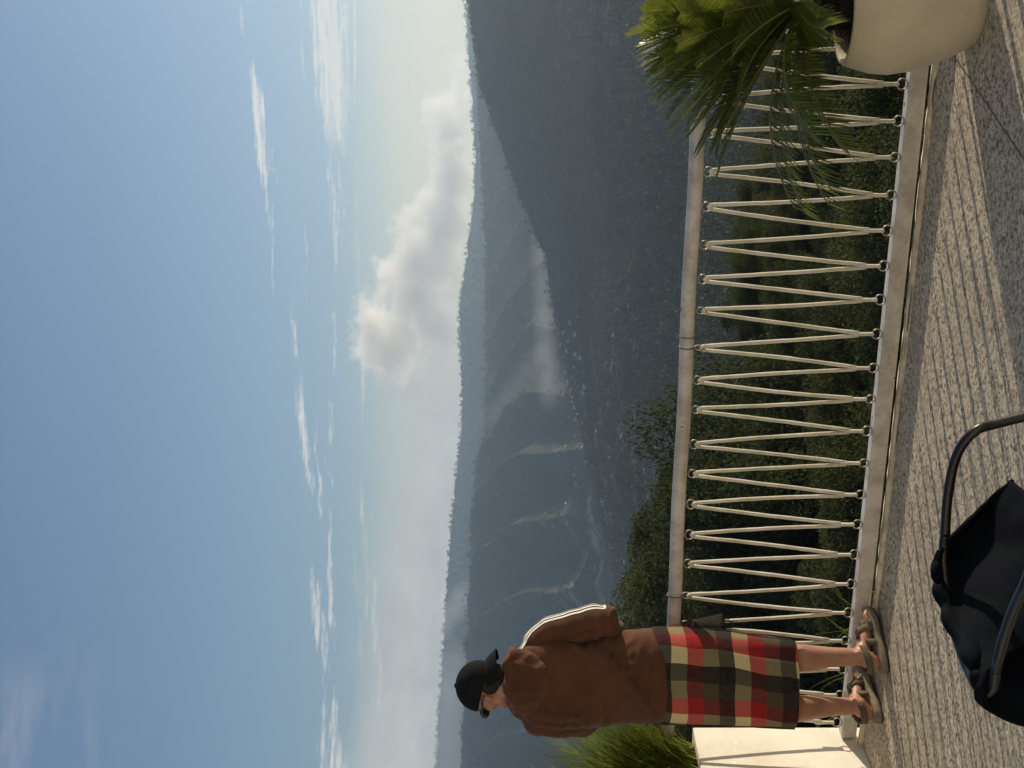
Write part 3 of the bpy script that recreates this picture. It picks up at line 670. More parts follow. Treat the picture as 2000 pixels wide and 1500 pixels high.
# hood lying on the upper back
hh_ = MB()
hrows = [(990,134,216,.030,5.565),(996,122,227,.042,5.555),(1006,112,234,.050,5.55),(1020,107,233,.052,5.543),(1034,111,226,.050,5.533),(1047,122,216,.046,5.522),(1057,135,205,.042,5.514),(1067,148,189,.036,5.508),(1076,158,170,.026,5.503)]
hh_.loft([ring(*r_) for r_ in hrows])
hh_.tube([W(118, 1008, 5.60), W(140, 1001, 5.545), W(172, 997, 5.52), W(206, 997, 5.54), W(228, 1003, 5.60)], [.020,.026,.028,.027,.022], 12)
hd_o = hh_.build('hood', M['hoodie'], pr); remesh(hd_o, .006, 5)
a = co(hd_o); n = nrm(hd_o); xr = a[:, 0]-pr.location.x; p = np.stack([a[:, 0]*16+a[:, 2]*10, a[:, 2]*9, a[:, 1]*9], -1)
d = .011*(1-np.abs(fbm(p, 2, 4)*2-1)*2.2)
for (x0, z0, x1, z1, wd, am) in ((-.02,1.50,-.015,1.41,.012,.009),(.05,1.51,.02,1.43,.014,.009),(.09,1.50,.07,1.42,.012,.008),(-.07,1.5,-.05,1.43,.012,.007)):
    ex, ez = x1-x0, z1-z0; t = np.clip(((xr-x0)*ex+(a[:, 2]-z0)*ez)/(ex*ex+ez*ez), 0, 1); ds = np.hypot(xr-x0-t*ex, a[:, 2]-z0-t*ez); d += am*np.exp(-(ds/wd)**2)
setco(hd_o, a+n*d[:, None])
# sleeve stripes projected on the cloth
from mathutils.bvhtree import BVHTree
bv = BVHTree.FromPolygons([v.co for v in hood_o.data.vertices], [p.vertices[:] for p in hood_o.data.polygons])
def stripe(path, w):
    pts = []
    for i in range(len(path)-1):
        for k in range(8): pts.append(Vector(path[i]).lerp(Vector(path[i+1]), k/8))
    pts.append(Vector(path[-1])); V = []; Fq = []; prev = None
    for i, p in enumerate(pts):
        t = (pts[min(i+1, len(pts)-1)]-pts[max(i-1, 0)]).normalized(); c, n_, _, _ = bv.find_nearest(p); sd = t.cross(n_).normalized()
        for o_ in (-1, 0, 1):
            c2, n2, _, _ = bv.find_nearest(c+sd*w*o_); V.append(tuple(c2+n2*.0022))
    for i in range(len(pts)-1):
        for j in (0, 1): Fq.append((i*3+j, i*3+j+1, i*3+j+4, i*3+j+3))
    return V, Fq
for s in (1, -1):
    for off in (-1, 0, 1):
        base = [W(u, v, y) for u, v, y, _ in slv[s]][:6]; rd = [x[3] for x in slv[s]][:6]; pth = []
        neckp = W(236 if s == 1 else 110, 1020, 5.60)
        pth.append(neckp+Vector((0, off*.02-.012 if s == 1 else .04+off*.02, .03)))
        for i, (p, r_) in enumerate(zip(base, rd)):
            out = Vector((s*1., (-.30+off*.36) if s == 1 else .6+off*.3, .55 if i < 2 else .15)).normalized(); pth.append(p+out*r_*1.15)
        Vv, Fq = stripe(pth, .0048); np_mesh('stripe', Vv, Fq, M['stripe'], pr, True)
seam_mat = simple('seam_thread', (.045,.019,.010), (.035,.014,.008), 60, .95)
for pth in ([(237,1024),(245,1065),(250,1108),(254,1148)], [(106,1026),(94,1060),(89,1100),(89,1145)]):
    Vv, Fq = stripe([W(u_, v_, 5.44) for u_, v_ in pth], .0013); np_mesh('seam', Vv, Fq, seam_mat, pr, True)
Vv, Fq = stripe([W(u_, v_, 5.40) for u_, v_ in ((262,1262),(230,1266),(180,1270),(130,1275),(98,1278))], .0012); np_mesh('seam', Vv, Fq, seam_mat, pr, True)
# plaid wrap
rows = [(1262,94,266,.125),(1276,90,272,.132),(1305,88,272,.136),(1335,87,271,.138),(1362,86,268,.138),(1395,85.5,266.5,.137),(1425,85,265,.135),(1455,84.5,261,.132),(1487,84,256,.130),(1520,84,252,.128),(1550,84,250,.126)]
V = []; UVs = []; Fq = []; NS = 96; NR = 56
rv = np.linspace(1262, 1550, NR)
for i, v in enumerate(rv):
    a = np.interp(v, [r_[0] for r_ in rows], [r_[1] for r_ in rows]); c = np.interp(v, [r_[0] for r_ in rows], [r_[2] for r_ in rows]); d = np.interp(v, [r_[0] for r_ in rows], [r_[3] for r_ in rows])
    xa, xc = W(a, v, 5.615).x, W(c, v, 5.615).x; z = W(0, v, 5.60).z; cx = (xa+xc)/2; w = (xc-xa)/2; arc = 0; pp = None; ringp = []
    for k in range(NS+1):
        q = -math.pi/2+2*math.pi*k/NS-math.pi; sx = math.copysign(abs(math.cos(q))**.85, math.cos(q)); sy = math.copysign(abs(math.sin(q))**.85, math.sin(q))
        lo = (v-1262)/288; fold = 1+lo*(.020*math.sin(3*q+1.1+2*lo)+.032*math.sin(7*q+.4-2.2*lo)+.012*math.sin(13*q+3*lo))+.012*math.sin(5*q+v*.014)+.006*math.sin(19*q-v*.02)*lo
        sag = -.010*math.sin(q*2+.6)*lo
        ringp.append(Vector((cx+w*sx*fold, 5.615+d*sy*fold, z+sag*0)))
    # arc length from the back centre (q = -pi/2 -> k = NS/2)
    arcs = [0]
    for k in range(NS): arcs.append(arcs[-1]+(ringp[k+1]-ringp[k]).length)
    mid = arcs[NS//2]
    for k in range(NS+1):
        V.append(tuple(ringp[k])); s_ = (arcs[k]-mid)
        UVs.append(((s_-.012+ (v-1320)/478*.06+.006*math.sin(v*.021+s_*6)+.003*math.sin(v*.06+s_*17))/.256, (v-1305)/122.4+.25+.030*math.sin(s_*9+.6)*(v-1262)/288+.012*math.sin(s_*26+v*.02)))
for i in range(NR-1):
    for k in range(NS): b0 = i*(NS+1)+k; Fq.append((b0, b0+1, b0+NS+2, b0+NS+1))
sk = np_mesh('plaid_wrap', V, Fq, M['plaid'], pr, True, UVs)
sm = sk.modifiers.new('t', 'SOLIDIFY'); sm.thickness = .006; sm.offset = -1; bake(sk)
# loose corner of the wrap hanging in front
V = []; UVs = []; Fq = []
for i in range(13):
    t = i/12
    for k in range(7):
        s_ = k/6; v = 1300+112*t; u = 268+(8+24*t)*s_-4*t*(1-s_); V.append(tuple(W(u, v+6*s_*(1-t), 5.66+.07*s_+.012*math.sin(s_*5+t*3)))); UVs.append((.02+s_*.2, (.72-.25*t) if t < .42 else .2-.15*t))
for i in range(12):
    for k in range(6): b0 = i*7+k; Fq.append((b0, b0+1, b0+8, b0+7))
fl_ = np_mesh('wrap_corner', V, Fq, M['plaid'], pr, True, UVs); sm = fl_.modifiers.new('t', 'SOLIDIFY'); sm.thickness = .006; bake(fl_)
fr = MB()
for k in range(26):
    s_ = k/25; p = W(266+30*s_, 1412, 5.66+.07*s_); fr.tube([p, p+Vector((random.uniform(-.004,.006), 0, -.02)), p+Vector((random.uniform(-.012,.012), random.uniform(-.01,.01), -.05+random.uniform(-.015,.01)))], [.0014,.0012,.0006], 5)
fr.build('fringe', M['cap'], pr)
# cap worn backwards
cp = MB(); rings = []; ns = 96
for i in range(15):
    t = i/14; rw = []
    for k in range(ns):
        q = 2*math.pi*k/ns; cf_ = math.cos(q)                # +1 face side, -1 back of the head
        rim = R(96) + R(13)*(-cf_); th = .02+t*(rim-.02)
        seam = 1+.010*abs(math.cos(q*3))**40
        rw.append(hp(.103*math.sin(th)*cf_*seam-.004, .086*math.sin(th)*math.sin(q)*seam, .012+.091*math.cos(th)))
    rings.append(rw)
cp.loft(rings, cap=False); cp.add(rings[0], [tuple(range(ns-1, -1, -1))]); cp.ell(hp(-.004, 0, .104), sr*.008, fd*.008, UP*.004, 10, 6)
for sgn in (-1, 1): cp.ell(hp(-.055, sgn*.066, .052), sr*.0, fd*.004, UP*.004, 8, 5) if False else None
capo = cp.build('cap', M['cap'], pr); sm = capo.modifiers.new('t', 'SOLIDIFY'); sm.thickness = .004; sm.offset = 1; bake(capo)
bv2 = []; bf = []
for i in range(9):
    t = i/8
    for k in range(17):
        q = -1+2*k/16; ang = q*1.12; r0 = .098; ext = .060*t*(1-.16*q*q-.25*abs(q)**6)
        f = -(r0*math.cos(ang)*1.03+ext); s_ = .084*math.sin(ang)*(1+.10*t); z = -.010-.044*t-.012*q*q-.004*t*t
        bv2.append(tuple(hp(f, s_, z)))
for i in range(8):
    for k in range(16): b0 = i*17+k; bf.append((b0, b0+1, b0+18, b0+17))
br = np_mesh('brim', bv2, bf, M['cap'], pr, True); sm = br.modifiers.new('t', 'SOLIDIFY'); sm.thickness = .005; bake(br)
m = MB(); m.tube([hp(.098*math.cos(q), .083*math.sin(q), .024-.012*math.sin(abs(q)*3)) for q in [R(-48+8*k) for k in range(13)]], .006, 6, squash=.4); m.build('strap', M['dark'], pr)
# hair at the nape and temples
ha = MB(); ha.ell(hp(-.036, 0, -.024), sr*.078, fd*.066, UP*.062); ha.ell(hp(-.052, 0, -.062), sr*.062, fd*.044, UP*.036)
hr = ha.build('hair', M['hair'], pr); remesh(hr, .005, 3); a = co(hr); n = nrm(hr); setco(hr, a+n*(.005*(fbm(np.stack([a[:,0]*90, a[:,1]*90, a[:,2]*14], -1), 2, 2)-.4))[:, None])
# sunglasses
sg = MB()
for s in (-1, 1):
    rim = []
    for rr_ in (.0, .006):
        rim.append([hp(.108-.012*abs(s*.034+math.cos(q)*.027*s)/.06*1.6+rr_*.6, s*.034+math.cos(q)*(.027), -.012+math.sin(q)*.020) for q in [2*math.pi*k/20 for k in range(20)]])
    sg.loft(rim)
sgo = sg.build('sunglasses', M['lens'], pr)
m = MB()
for s in (-1, 1): m.tube([hp(.098, s*.062, -.004), hp(.07, s*.078, -.003), hp(.01, s*.087, -.002), hp(-.012, s*.087, -.012)], [.0055,.005,.0035,.003], 6)
m.tube([hp(.112, -.010, -.006), hp(.118, 0, -.003), hp(.112, .010, -.006)], .003, 6); m.build('frame', M['dark'], sgo).matrix_parent_inverse = Matrix()
# sandals
for s in (1, -1):
    hd_ = heel[s]; fl = (toe[s]-hd_); ln = fl.length+.016; fl.normalize(); fs_ = Vector((fl.y, -fl.x, 0)).normalized(); big = -s
    def outline(z, gr=0., k0=1.):
        out = []
        for k in range(40):
            q = 2*math.pi*k/40; x = .5-.5*math.cos(q); w = np.interp(x, [0, .08, .25, .5, .72, .9, 1], [.012, .028, .035, .034, .044, .036, .014])+gr
            if k in (0, 20): w = 0
            out.append(hd_+fl*(-.012+(ln+.012)*x+(gr if x > .5 else -gr)*0)+fs_*(math.copysign(w, math.sin(q)))*k0+UP*(z+max(0, x-.75)*.05))
        return out
    sd_ = empty('sandal', hd_, None, None); sd_.parent = None
    COL.objects.unlink(sd_); bpy.data.objects.remove(sd_)
    so = MB(); so.loft([outline(.007), outline(.012, .003), outline(.028, .003), outline(.034, .001), outline(.036, -.004)])
    sole = so.build('sandal', M['sole'], pr)
    td = MB(); td.loft([outline(.0005, -.004), outline(.003, .003), outline(.0072, .003)]); x = td.build('tread', M['tread'], sole); x.matrix_parent_inverse = Matrix()
    def band(xc, wid, hgt, half, mat, tilt=0., name='strap'):
        V = []; Fq = []; n = 18
        for j in (-1, 0, 1):
            for k in range(n+1):
                q = math.pi*k/n; x = xc+j*wid/2+tilt*math.cos(q)
                V.append(tuple(hd_+fl*x+fs_*(math.cos(q)*half)+UP*(.034+math.sin(q)**.8*hgt)))
        for j in (0, 1):
            for k in range(n): b0 = j*(n+1)+k; Fq.append((b0, b0+1, b0+n+2, b0+n+1))
        o = np_mesh(name, V, Fq, mat, sole, True); o.matrix_parent_inverse = Matrix(); mm = o.modifiers.new('t', 'SOLIDIFY'); mm.thickness = .005; mm.offset = 1; bake(o)
    band(.195, .032, .044, .042, M['strap']); band(.145, .030, .066, .040, M['strap'], .03); band(.135, .022, .068, .041, M['strap'], -.03)
    # heel strap: a loop behind the ankle
    V = []; Fq = []
    for j, zz in enumerate((.064, .078, .092)):
        for k in range(25):
            q = R(-125+250*k/24); V.append(tuple(hd_+fl*(.040-.052*math.cos(q)+.02*(1-math.cos(q))*.5)+fs_*(.042*math.sin(q))+UP*(zz+.012*(1-math.cos(q)))))
    for j in (0, 1):
        for k in range(24): b0 = j*25+k; Fq.append((b0, b0+1, b0+26, b0+25))
    o = np_mesh('heel_strap', V, Fq, M['strap'], sole, True); o.matrix_parent_inverse = Matrix(); mm = o.modifiers.new('t', 'SOLIDIFY'); mm.thickness = .005; mm.offset = 1; bake(o)
    bk = MB(); bk.box(hd_+fl*.15+fs_*.018+UP*.10, fl, fs_, UP, .016, .014, .004, .002); x = bk.build('buckle', M['tread'], sole); x.matrix_parent_inverse = Matrix()

# ------------------------------------------------------------------ chair with dark blanket
ch = empty('armchair', (-.38, 2.72, 0), 'black tube armchair at the bottom edge of the terrace, facing right', 'armchair')
ZA = .62
def A(u, v, z): return W(u, v, (H-z)*F/(v-1000))
far = [A(455,1846,ZA), A(520,1850,ZA), A(590,1862,ZA-.003), A(632,1880,ZA-.012), A(660,1908,ZA-.035), A(672,1945,ZA-.075)]
fb = far[-1]+Vector((.03, -.01, -.12)); far += [fb, Vector((fb.x+.05, fb.y-.015, .2)), Vector((fb.x+.08, fb.y-.02, .0))]
near = [A(190,1945,ZA-.008), A(215,1950,ZA), A(260,1962,ZA), A(315,1982,ZA), A(372,2008,ZA)]
nb = near[-1]; nd = Vector((.85,-.45,0)); near += [nb+nd*.10+UP*-.01, nb+nd*.16+UP*-.05, nb+nd*.19+UP*-.14, Vector((nb.x+.20, nb.y-.10, .2)), Vector((nb.x+.23, nb.y-.11, 0))]
hoop = [near[0], A(155,1938,ZA-.01), A(150,1915,ZA), A(210,1884,ZA), A(300,1856,ZA), A(380,1844,ZA), A(430,1843,ZA), far[0]]
def smooth_path(p, n=6):
    out = []
    for i in range(len(p)-1):
        a0 = p[max(i-1, 0)]; a1 = p[i]; a2 = p[i+1]; a3 = p[min(i+2, len(p)-1)]
        for k in range(n):
            t = k/n; out.append(.5*((2*a1)+(a2-a0)*t+(2*a0-5*a1+4*a2-a3)*t*t+(3*a1-a0-3*a2+a3)*t**3))
    out.append(p[-1]); return out
m = MB(); m.tube(smooth_path(far), .0102, 14); m.build('arm', M['tube'], ch)
m = MB(); m.tube(smooth_path(near), .0102, 14); m.build('arm', M['tube'], ch)
m = MB(); m.tube(smooth_path(hoop), .0102, 12); m.build('back_rail', M['tube'], ch)
for p in (hoop[2]+Vector((.03,0,-.2)), hoop[-2]+Vector((-.10,.0,-.2))):
    m = MB(); m.tube([p, Vector((p.x-.02, p.y, .25)), Vector((p.x-.06, p.y, 0))], .0115, 12); m.build('leg', M['tube'], ch)
sx = (far[-3]+near[-3])/2; sb = (hoop[2]+hoop[-2])/2
q = [Vector((near[3].x+.02, near[3].y+.02, .40)), Vector((far[3].x, far[3].y-.02, .40)), Vector((hoop[-2].x+.02, hoop[-2].y-.02, .36)), Vector((hoop[2].x+.04, hoop[2].y, .36))]
m = MB(); m.add(q+[p-UP*.03 for p in q], [(0,1,2,3),(7,6,5,4),(0,4,5,1),(1,5,6,2),(2,6,7,3),(3,7,4,0)], False); m.build('seat', M['blanket'], ch)
# blanket: columns run outside hem -> over the back rail -> inside -> seat edge ; rows run near -> far
def B3(u, v, z): return A(u, v, z)
rowsB = [
 [(95,2010,.42),(103,1985,.50),(118,1955,.575),(150,1922,.628),(185,1930,.615),(225,1975,.55),(260,2060,.47),(300,2200,.43)],
 [(112,2010,.44),(125,1975,.52),(140,1935,.59),(165,1910,.634),(215,1918,.61),(270,1960,.55),(320,2040,.48),(370,2150,.44)],
 [(160,2010,.44),(175,1960,.53),(190,1920,.60),(212,1898,.636),(270,1905,.60),(330,1940,.55),(390,2000,.49),(440,2090,.45)],
 [(230,1990,.47),(245,1930,.56),(262,1885,.61),(285,1858,.640),(330,1868,.60),(385,1905,.55),(440,1960,.49),(490,2040,.46)],
 [(310,1970,.47),(318,1910,.56),(330,1858,.615),(352,1836,.642),(390,1848,.60),(430,1885,.55),(480,1940,.49),(530,2015,.46)],
 [(380,1960,.47),(382,1900,.56),(388,1850,.615),(400,1830,.640),(425,1838,.61),(460,1872,.56),(510,1922,.50),(562,1976,.465)],
 [(425,1960,.47),(420,1900,.56),(418,1856,.61),(428,1838,.630),(440,1845,.612),(474,1880,.565),(522,1928,.505),(566,1974,.47)]]
CPv = []
for i_r, r_ in enumerate(rowsB):
    pts = [B3(*c) for c in r_]; tp_ = pts[3]; ow = Vector((-.86, .5, 0)); kx = 1.0 if i_r > 1 else 1.25
    pts[2] = tp_+ow*.030*kx-UP*.014; pts[1] = tp_+ow*.062*kx-UP*.085; pts[0] = tp_+ow*.078*kx-UP*.19; CPv.append([tuple(p_) for p_ in pts])
CP = np.array(CPv)
def bicubic(CP, nu, nv):
    def catm(P, n):
        out = []; k = len(P)
        for i in range(k-1):
            a0, a1, a2, a3 = P[max(i-1, 0)], P[i], P[i+1], P[min(i+2, k-1)]
            for j in range(n):
                t = j/n; out.append(.5*(2*a1+(a2-a0)*t+(2*a0-5*a1+4*a2-a3)*t*t+(3*a1-a0-3*a2+a3)*t**3))
        out.append(P[-1]); return np.array(out)
    Q = catm(CP, nu); return np.stack([catm(r_, nv) for r_ in Q])
G = bicubic(CP, 9, 9); gi, gj, _ = G.shape
p = G.reshape(-1, 3); jj = np.tile(np.arange(gj), gi)/gj; i_ = np.repeat(np.arange(gi), gj)/gi
fold = np.sin(i_*46+jj*4+3*fbm(p*7, 2, 2))*np.exp(-((jj-.33)/.16)**2)*.006*(i_ < .75)+(fbm(p*14, 3, 5)-.5)*.016
p = p+np.stack([fold*.5, -fold*.2, fold], -1)
f = (np.arange(gi-1)[:, None]*gj+np.arange(gj-1)[None, :]).ravel()
bl = np_mesh('blanket', p, np.stack([f, f+1, f+gj+1, f+gj], -1), M['blanket'], None, True); sm = bl.modifiers.new('t', 'SOLIDIFY'); sm.thickness = .009; sm.offset = 1; bake(bl)
tag(bl, 'dark navy blanket draped over the back of the black armchair', 'blanket')

# ------------------------------------------------------------------ haze
hx = MB(); hx.box((0, 3650, -30), (1,0,0), (0,1,0), (0,0,1), 7600, 4000, 470)
n = NT('haze_air'); pv = n.n('ShaderNodeVolumePrincipled', Density=1.0e-4, Anisotropy=.52); pv.inputs['Color'].default_value = (.58,.745,.94,1)
n.t.links.new(pv.outputs[0], n.out.inputs['Volume']); hz_o = hx.build('haze', n.m); tag(hz_o, 'thin blue morning haze filling the valley', 'haze', kind='stuff')

def soft_volume(name, label, puffs, nscale, namp, gain, col=(.86,.89,.92), g=.3):
    lo = Vector([min(c[i]-r_[i] for c, r_ in puffs) for i in range(3)]); hi = Vector([max(c[i]+r_[i] for c, r_ in puffs) for i in range(3)])
    m = MB(); m.box((lo+hi)/2, (1,0,0), (0,1,0), (0,0,1), *((hi-lo)/2)); k = NT(name+'_air'); Ps = k.n('ShaderNodeNewGeometry').outputs['Position']; tot = None
    nz = k.n('ShaderNodeTexNoise', Scale=nscale, Detail=6.0, Roughness=.6); k.set(nz.inputs['Vector'], Ps)
    for c, r_ in puffs:
        d = k.n('ShaderNodeVectorMath', operation='SUBTRACT'); k.set(d.inputs[0], Ps); d.inputs[1].default_value = c
        q = k.n('ShaderNodeVectorMath', operation='DIVIDE'); k.set(q.inputs[0], d); q.inputs[1].default_value = r_
        le = k.n('ShaderNodeVectorMath', operation='LENGTH'); k.set(le.inputs[0], q)
        x = k.math('SUBTRACT', 1.0, le.outputs['Value'], clamp=True); tot = x if tot is None else k.math('MAXIMUM', tot, x)
    dn = k.math('MULTIPLY', tot, k.math('ADD', 1.0, k.math('MULTIPLY', k.math('SUBTRACT', nz.outputs[0], .5), namp), clamp=False))
    v_ = k.n('ShaderNodeVolumePrincipled', Anisotropy=g); v_.inputs['Color'].default_value = (*col, 1); k.set(v_.inputs['Density'], k.math('MULTIPLY', k.math('MAXIMUM', dn, 0.0), gain)); k.t.links.new(v_.outputs[0], k.out.inputs['Volume'])
    o = m.build(name, k.m); return tag(o, label, name, kind='stuff')
soft_volume('mist', 'pale mist lying in the valley behind the dark ridge', [(W(u, v, 3050), (95, 170, 34)) for u, v in ((1075,1057),(1010,1060),(945,1062),(880,1064),(815,1066),(765,1072))], .02, 3.4, .0017)
soft_volume('mist', 'thin mist plume climbing the middle slope', [(W(u, v, y), (46, 120, 52)) for u, v, y in ((795,1052,3150),(765,1030,3350),(735,1006,3600),(708,985,3800),(682,966,4000))], .02, 3.8, .0010)
soft_volume('mist', 'small mist wisp crossing the left ridge', [(W(u, v, y), (70, 160, 75)) for u, v, y in ((342,913,5700),(322,895,6000),(298,878,6300),(268,860,6500))], .012, 3.4, .0024)
soft_volume('mist', 'soft low cloud covering the ridge behind the cap', [(W(u, v, 6000), (260, 300, 130)) for u, v in ((150,885),(60,880),(-40,880),(-140,880))], .006, 2.6, .0020)

# ------------------------------------------------------------------ cumulus bank beyond the ridge (a real volume)
YCL = 10500.; kk = YCL/F
puffs = [(838,765,88,82,1.0),(872,850,82,66,1.0),(930,800,80,78,1.0),(1000,830,90,74,1.0),(1075,862,90,56,1.),(1155,880,85,46,.95),(1245,880,88,48,.9),(1330,895,80,30,.6),(800,730,40,34,.8)]
cl = MB(); cx, cz = W(1010, 830, YCL).x, W(1010, 830, YCL).z
cl.box((cx, YCL, cz), (1,0,0), (0,1,0), (0,0,1), 400*kk, 420, 175*kk)
n = NT('cloud_volume'); geo = n.n('ShaderNodeNewGeometry'); Ps = geo.outputs['Position']; tot = None
nz = n.n('ShaderNodeTexNoise', Scale=.0050, Detail=9.0, Roughness=.70); n.set(nz.inputs['Vector'], Ps)
nz2 = n.n('ShaderNodeTexNoise', Scale=.0020, Detail=3.0, Roughness=.5); n.set(nz2.inputs['Vector'], Ps)
for (u, v, ru, rvv, st) in puffs:
    c = W(u, v, YCL); mp = n.n('ShaderNodeVectorMath', operation='SUBTRACT'); n.set(mp.inputs[0], Ps); mp.inputs[1].default_value = c
    ml = n.n('ShaderNodeVectorMath', operation='MULTIPLY'); n.set(ml.inputs[0], mp); ml.inputs[1].default_value = (1/(ru*kk*1.35), 1/330., 1/(rvv*kk*1.35))
    le = n.n('ShaderNodeVectorMath', operation='LENGTH'); n.set(le.inputs[0], ml)
    g_ = n.math('MULTIPLY', n.math('SUBTRACT', 1.0, le.outputs['Value']), st); tot = g_ if tot is None else n.math('MAXIMUM', tot, g_)
dn = n.math('ADD', tot, n.math('MULTIPLY', n.math('SUBTRACT', nz.outputs[0], .5), 2.4)); dn = n.math('ADD', dn, n.math('MULTIPLY', n.math('SUBTRACT', nz2.outputs[0], .5), .8))
dn = n.math('MULTIPLY', n.math('SUBTRACT', dn, .25, clamp=True), .024)
pv = n.n('ShaderNodeVolumePrincipled', Anisotropy=.15); pv.inputs['Color'].default_value = (1,.99,.97,1); n.set(pv.inputs['Density'], dn)
n.t.links.new(pv.outputs[0], n.out.inputs['Volume'])
cl_o = cl.build('cloud', n.m); tag(cl_o, 'billowing cumulus cloud spilling over the far ridge', 'cloud', kind='stuff')

# ------------------------------------------------------------------ world
w = bpy.data.worlds.new('World'); sc.world = w; w.use_nodes = True
n = NT.__new__(NT); n.t = w.node_tree; n.t.nodes.clear()
out = n.n('ShaderNodeOutputWorld'); bg = n.n('ShaderNodeBackground', Strength=.095)
sky = n.n('ShaderNodeTexSky', sky_type='NISHITA'); sky.sun_disc = False; sky.sun_elevation = SUN_EL; sky.sun_rotation = SUN_AZ; sky.altitude = 900; sky.air_density = 1.0; sky.dust_density = 2.4; sky.ozone_density = 2.2
tc = n.n('ShaderNodeTexCoord'); sx_ = n.n('ShaderNodeSeparateXYZ'); n.set(sx_.inputs[0], tc.outputs['Generated'])
azn = n.math('ARCTAN2', sx_.outputs[0], sx_.outputs[1]); eln = n.math('ARCSINE', sx_.outputs[2])
cmb = n.n('ShaderNodeCombineXYZ'); n.set(cmb.inputs[0], azn); n.set(cmb.inputs[1], eln)
def nz_(sx, sy, detail, rough, off=0.):
    mp = n.n('ShaderNodeMapping'); n.set(mp.inputs['Vector'], cmb); mp.inputs['Scale'].default_value = (sx, sy, 1); mp.inputs['Location'].default_value = (off, off*1.7, off)
    x = n.n('ShaderNodeTexNoise', Scale=1.0, Detail=detail, Roughness=rough); n.set(x.inputs['Vector'], mp); return x.outputs[0]
nA = nz_(8, 230, 7, .68); nB = nz_(9, 46, 5, .6, 3.3); nC = nz_(26, 40, 6, .6, 7.7)
warp = n.math('MULTIPLY', n.math('SUBTRACT', nB, .5), .016)
nW = nz_(34, 90, 4, .6, 5.1)
elw = n.math('ADD', n.math('ADD', eln, warp), n.math('MULTIPLY', n.math('SUBTRACT', nW, .5), .010))
def gauss(u0, v0, u1, v1, half, st):
    a0, a1 = math.atan2(u0-750, F), math.atan2(u1-750, F); e0 = math.atan((1000-v0)/F*math.cos(a0)); e1 = math.atan((1000-v1)/F*math.cos(a1))
    ca, ce = (a0+a1)/2, (e0+e1)/2; ha = abs(a1-a0)/2*1.15; slope = (e1-e0)/(a1-a0); hb = half/F*1.5
    da = n.math('SUBTRACT', azn, ca); de = n.math('SUBTRACT', n.math('SUBTRACT', elw, ce), n.math('MULTIPLY', da, slope))
    x = n.math('DIVIDE', da, ha); y = n.math('DIVIDE', de, hb); x2 = n.math('MULTIPLY', x, x); x4 = n.math('MULTIPLY', x2, x2)
    k_ = n.math('MULTIPLY', n.math('ADD', x4, n.math('MULTIPLY', y, y)), -1.6)
    return n.math('MULTIPLY', n.math('EXPONENT', k_), st)
ST = [(1620,632,1180,655,34,1.2),(1520,640,1260,658,22,.9),(1240,642,955,655,9,.85),(1240,664,980,660,6,.7),(1560,690,1225,697,6,.85),(1520,452,1405,478,7,.65),(1400,485,1110,522,9,1.15),(1320,506,1130,526,9,.75),(1240,530,1130,534,4,.8),(1160,522,900,535,5,.85),
      (940,568,725,587,5,.85),(775,578,515,604,9,1.0),(920,650,750,658,5,.9),(730,642,615,652,7,.85),(610,641,540,650,5,.85),(540,636,190,648,8,.95),(400,604,160,640,14,.9),(200,640,-150,662,22,.9),(260,640,130,622,4,.6),(1000,700,640,716,14,.62),(640,700,60,745,20,.66),(1400,700,900,690,8,.6),(1500,598,1200,590,6,.6),(720,610,480,626,5,.75),(900,612,700,620,5,.65),(1100,585,900,600,5,.6),(480,690,150,705,8,.7)]
tot = None
for s_ in ST:
    g_ = gauss(*s_); tot = g_ if tot is None else n.math('MAXIMUM', tot, g_)
def soft0(x, lo, hi):
    m_ = n.n('ShaderNodeMapRange'); m_.interpolation_type = 'SMOOTHSTEP'; n.set(m_.inputs[0], x); n.set(m_.inputs[1], lo); n.set(m_.inputs[2], hi); return m_.outputs[0]
nF = nz_(46, 560, 6, .72, 9.9); nG = nz_(110, 330, 5, .7, 2.9)
fib = n.math('ADD', n.math('ADD', n.math('MULTIPLY', n.math('SUBTRACT', nA, .5), 1.7), n.math('MULTIPLY', n.math('SUBTRACT', nF, .5), 1.2)), n.math('ADD', .5, n.math('MULTIPLY', n.math('SUBTRACT', nG, .5), .9)))
lo_ = n.math('SUBTRACT', .93, n.math('MULTIPLY', tot, .88))
dens = n.math('MULTIPLY', soft0(fib, lo_, n.math('ADD', lo_, .72)), soft0(tot, .02, .30))
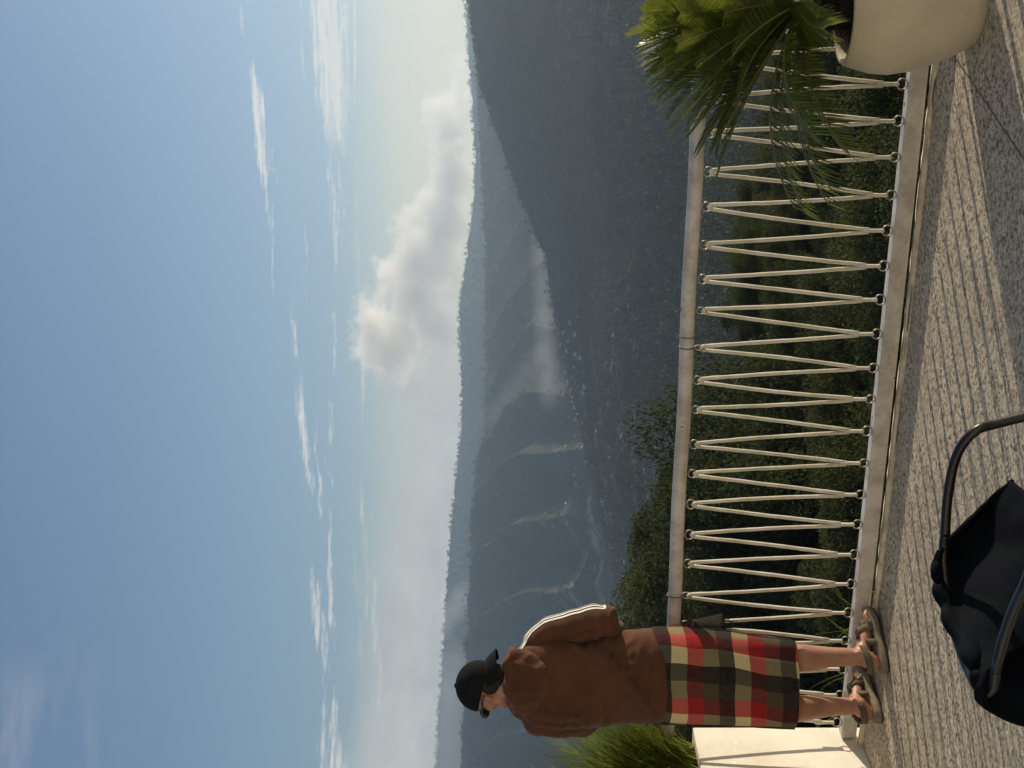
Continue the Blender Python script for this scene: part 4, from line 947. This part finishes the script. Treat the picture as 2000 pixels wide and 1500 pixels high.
# low mist bank to the left and thin veil near the horizon
def soft(x, lo, hi): 
    m_ = n.n('ShaderNodeMapRange'); m_.interpolation_type = 'SMOOTHSTEP'; n.set(m_.inputs[0], x); m_.inputs[1].default_value = lo; m_.inputs[2].default_value = hi; return m_.outputs[0]
ew = n.math('ADD', eln, n.math('MULTIPLY', n.math('SUBTRACT', nC, .5), .045))
topb = n.math('ADD', .080, n.math('MULTIPLY', n.math('SUBTRACT', 0.0, azn), .13))           # the bank is taller towards the left
bank = n.math('MULTIPLY', soft(n.math('SUBTRACT', topb, ew), -.022, .036), soft(azn, .07, -.04))
wisp = n.math('MULTIPLY', n.math('MULTIPLY', soft(nB, .45, .75), soft(n.math('SUBTRACT', eln, .24), 0., .08)), n.math('MULTIPLY', soft(azn, -.16, -.26), .30))
skyc = sky.outputs[0]
K = 1.0
veil = n.math('MULTIPLY', n.math('MULTIPLY', soft(eln, .135, .03), soft(azn, -.24, .24)), n.math('ADD', .70, n.math('MULTIPLY', nz_(6, 90, 4, .55, 6.2), .5))); skyc = n.mix(veil, skyc, (8.0, 7.45, 5.7))
bcol = n.mix(n.ramp(n.math('ADD', n.math('MULTIPLY', nC, .6), n.math('MULTIPLY', nz_(14, 22, 6, .62, 4.4), .4)), [(.36, 0.), (.62, 1.)]), (4.5, 4.4, 4.15), (6.3, 6.2, 5.7)); c1 = n.mix(n.math('MULTIPLY', bank, .92), skyc, bcol); c1 = n.mix(wisp, c1, (4.2*K, 4.3*K, 4.5*K)); c1 = n.mix(n.math('MULTIPLY', dens, .76), c1, (7.2*K, 6.95*K, 6.3*K))
n.set(bg.inputs['Color'], c1); n.t.links.new(bg.outputs[0], out.inputs['Surface'])

sl = bpy.data.lights.new('sun', 'SUN'); sl.energy = 4.2; sl.angle = R(.5); sl.color = (1, .86, .66); so_ = link(bpy.data.objects.new('sun', sl))
sv = Vector((math.cos(SUN_EL)*math.sin(SUN_AZ), math.cos(SUN_EL)*math.cos(SUN_AZ), math.sin(SUN_EL))); so_.rotation_euler = sv.to_track_quat('Z', 'Y').to_euler(); so_.location = (20, 10, 12)

cam = bpy.data.cameras.new('camera'); cam.sensor_width = 36; cam.sensor_fit = 'HORIZONTAL'; cam.lens = F*36/2000; cam.clip_start = .05; cam.clip_end = 40000
cm = link(bpy.data.objects.new('camera', cam)); mt = Matrix(((0,1,0,0),(0,0,-1,0),(-1,0,0,H),(0,0,0,1))); cm.matrix_world = mt
sc.camera = cm
sc.view_settings.view_transform = 'Standard'; sc.view_settings.look = 'None'; sc.view_settings.gamma = 1; sc.view_settings.exposure = .35
sc.render.engine = 'CYCLES'; cy = sc.cycles
cy.use_denoising = True; cy.max_bounces = 8; cy.diffuse_bounces = 3; cy.glossy_bounces = 2; cy.transmission_bounces = 4; cy.volume_bounces = 5; cy.transparent_max_bounces = 6
cy.volume_step_rate = .12; cy.volume_max_steps = 200
cy.caustics_reflective = False; cy.caustics_refractive = False
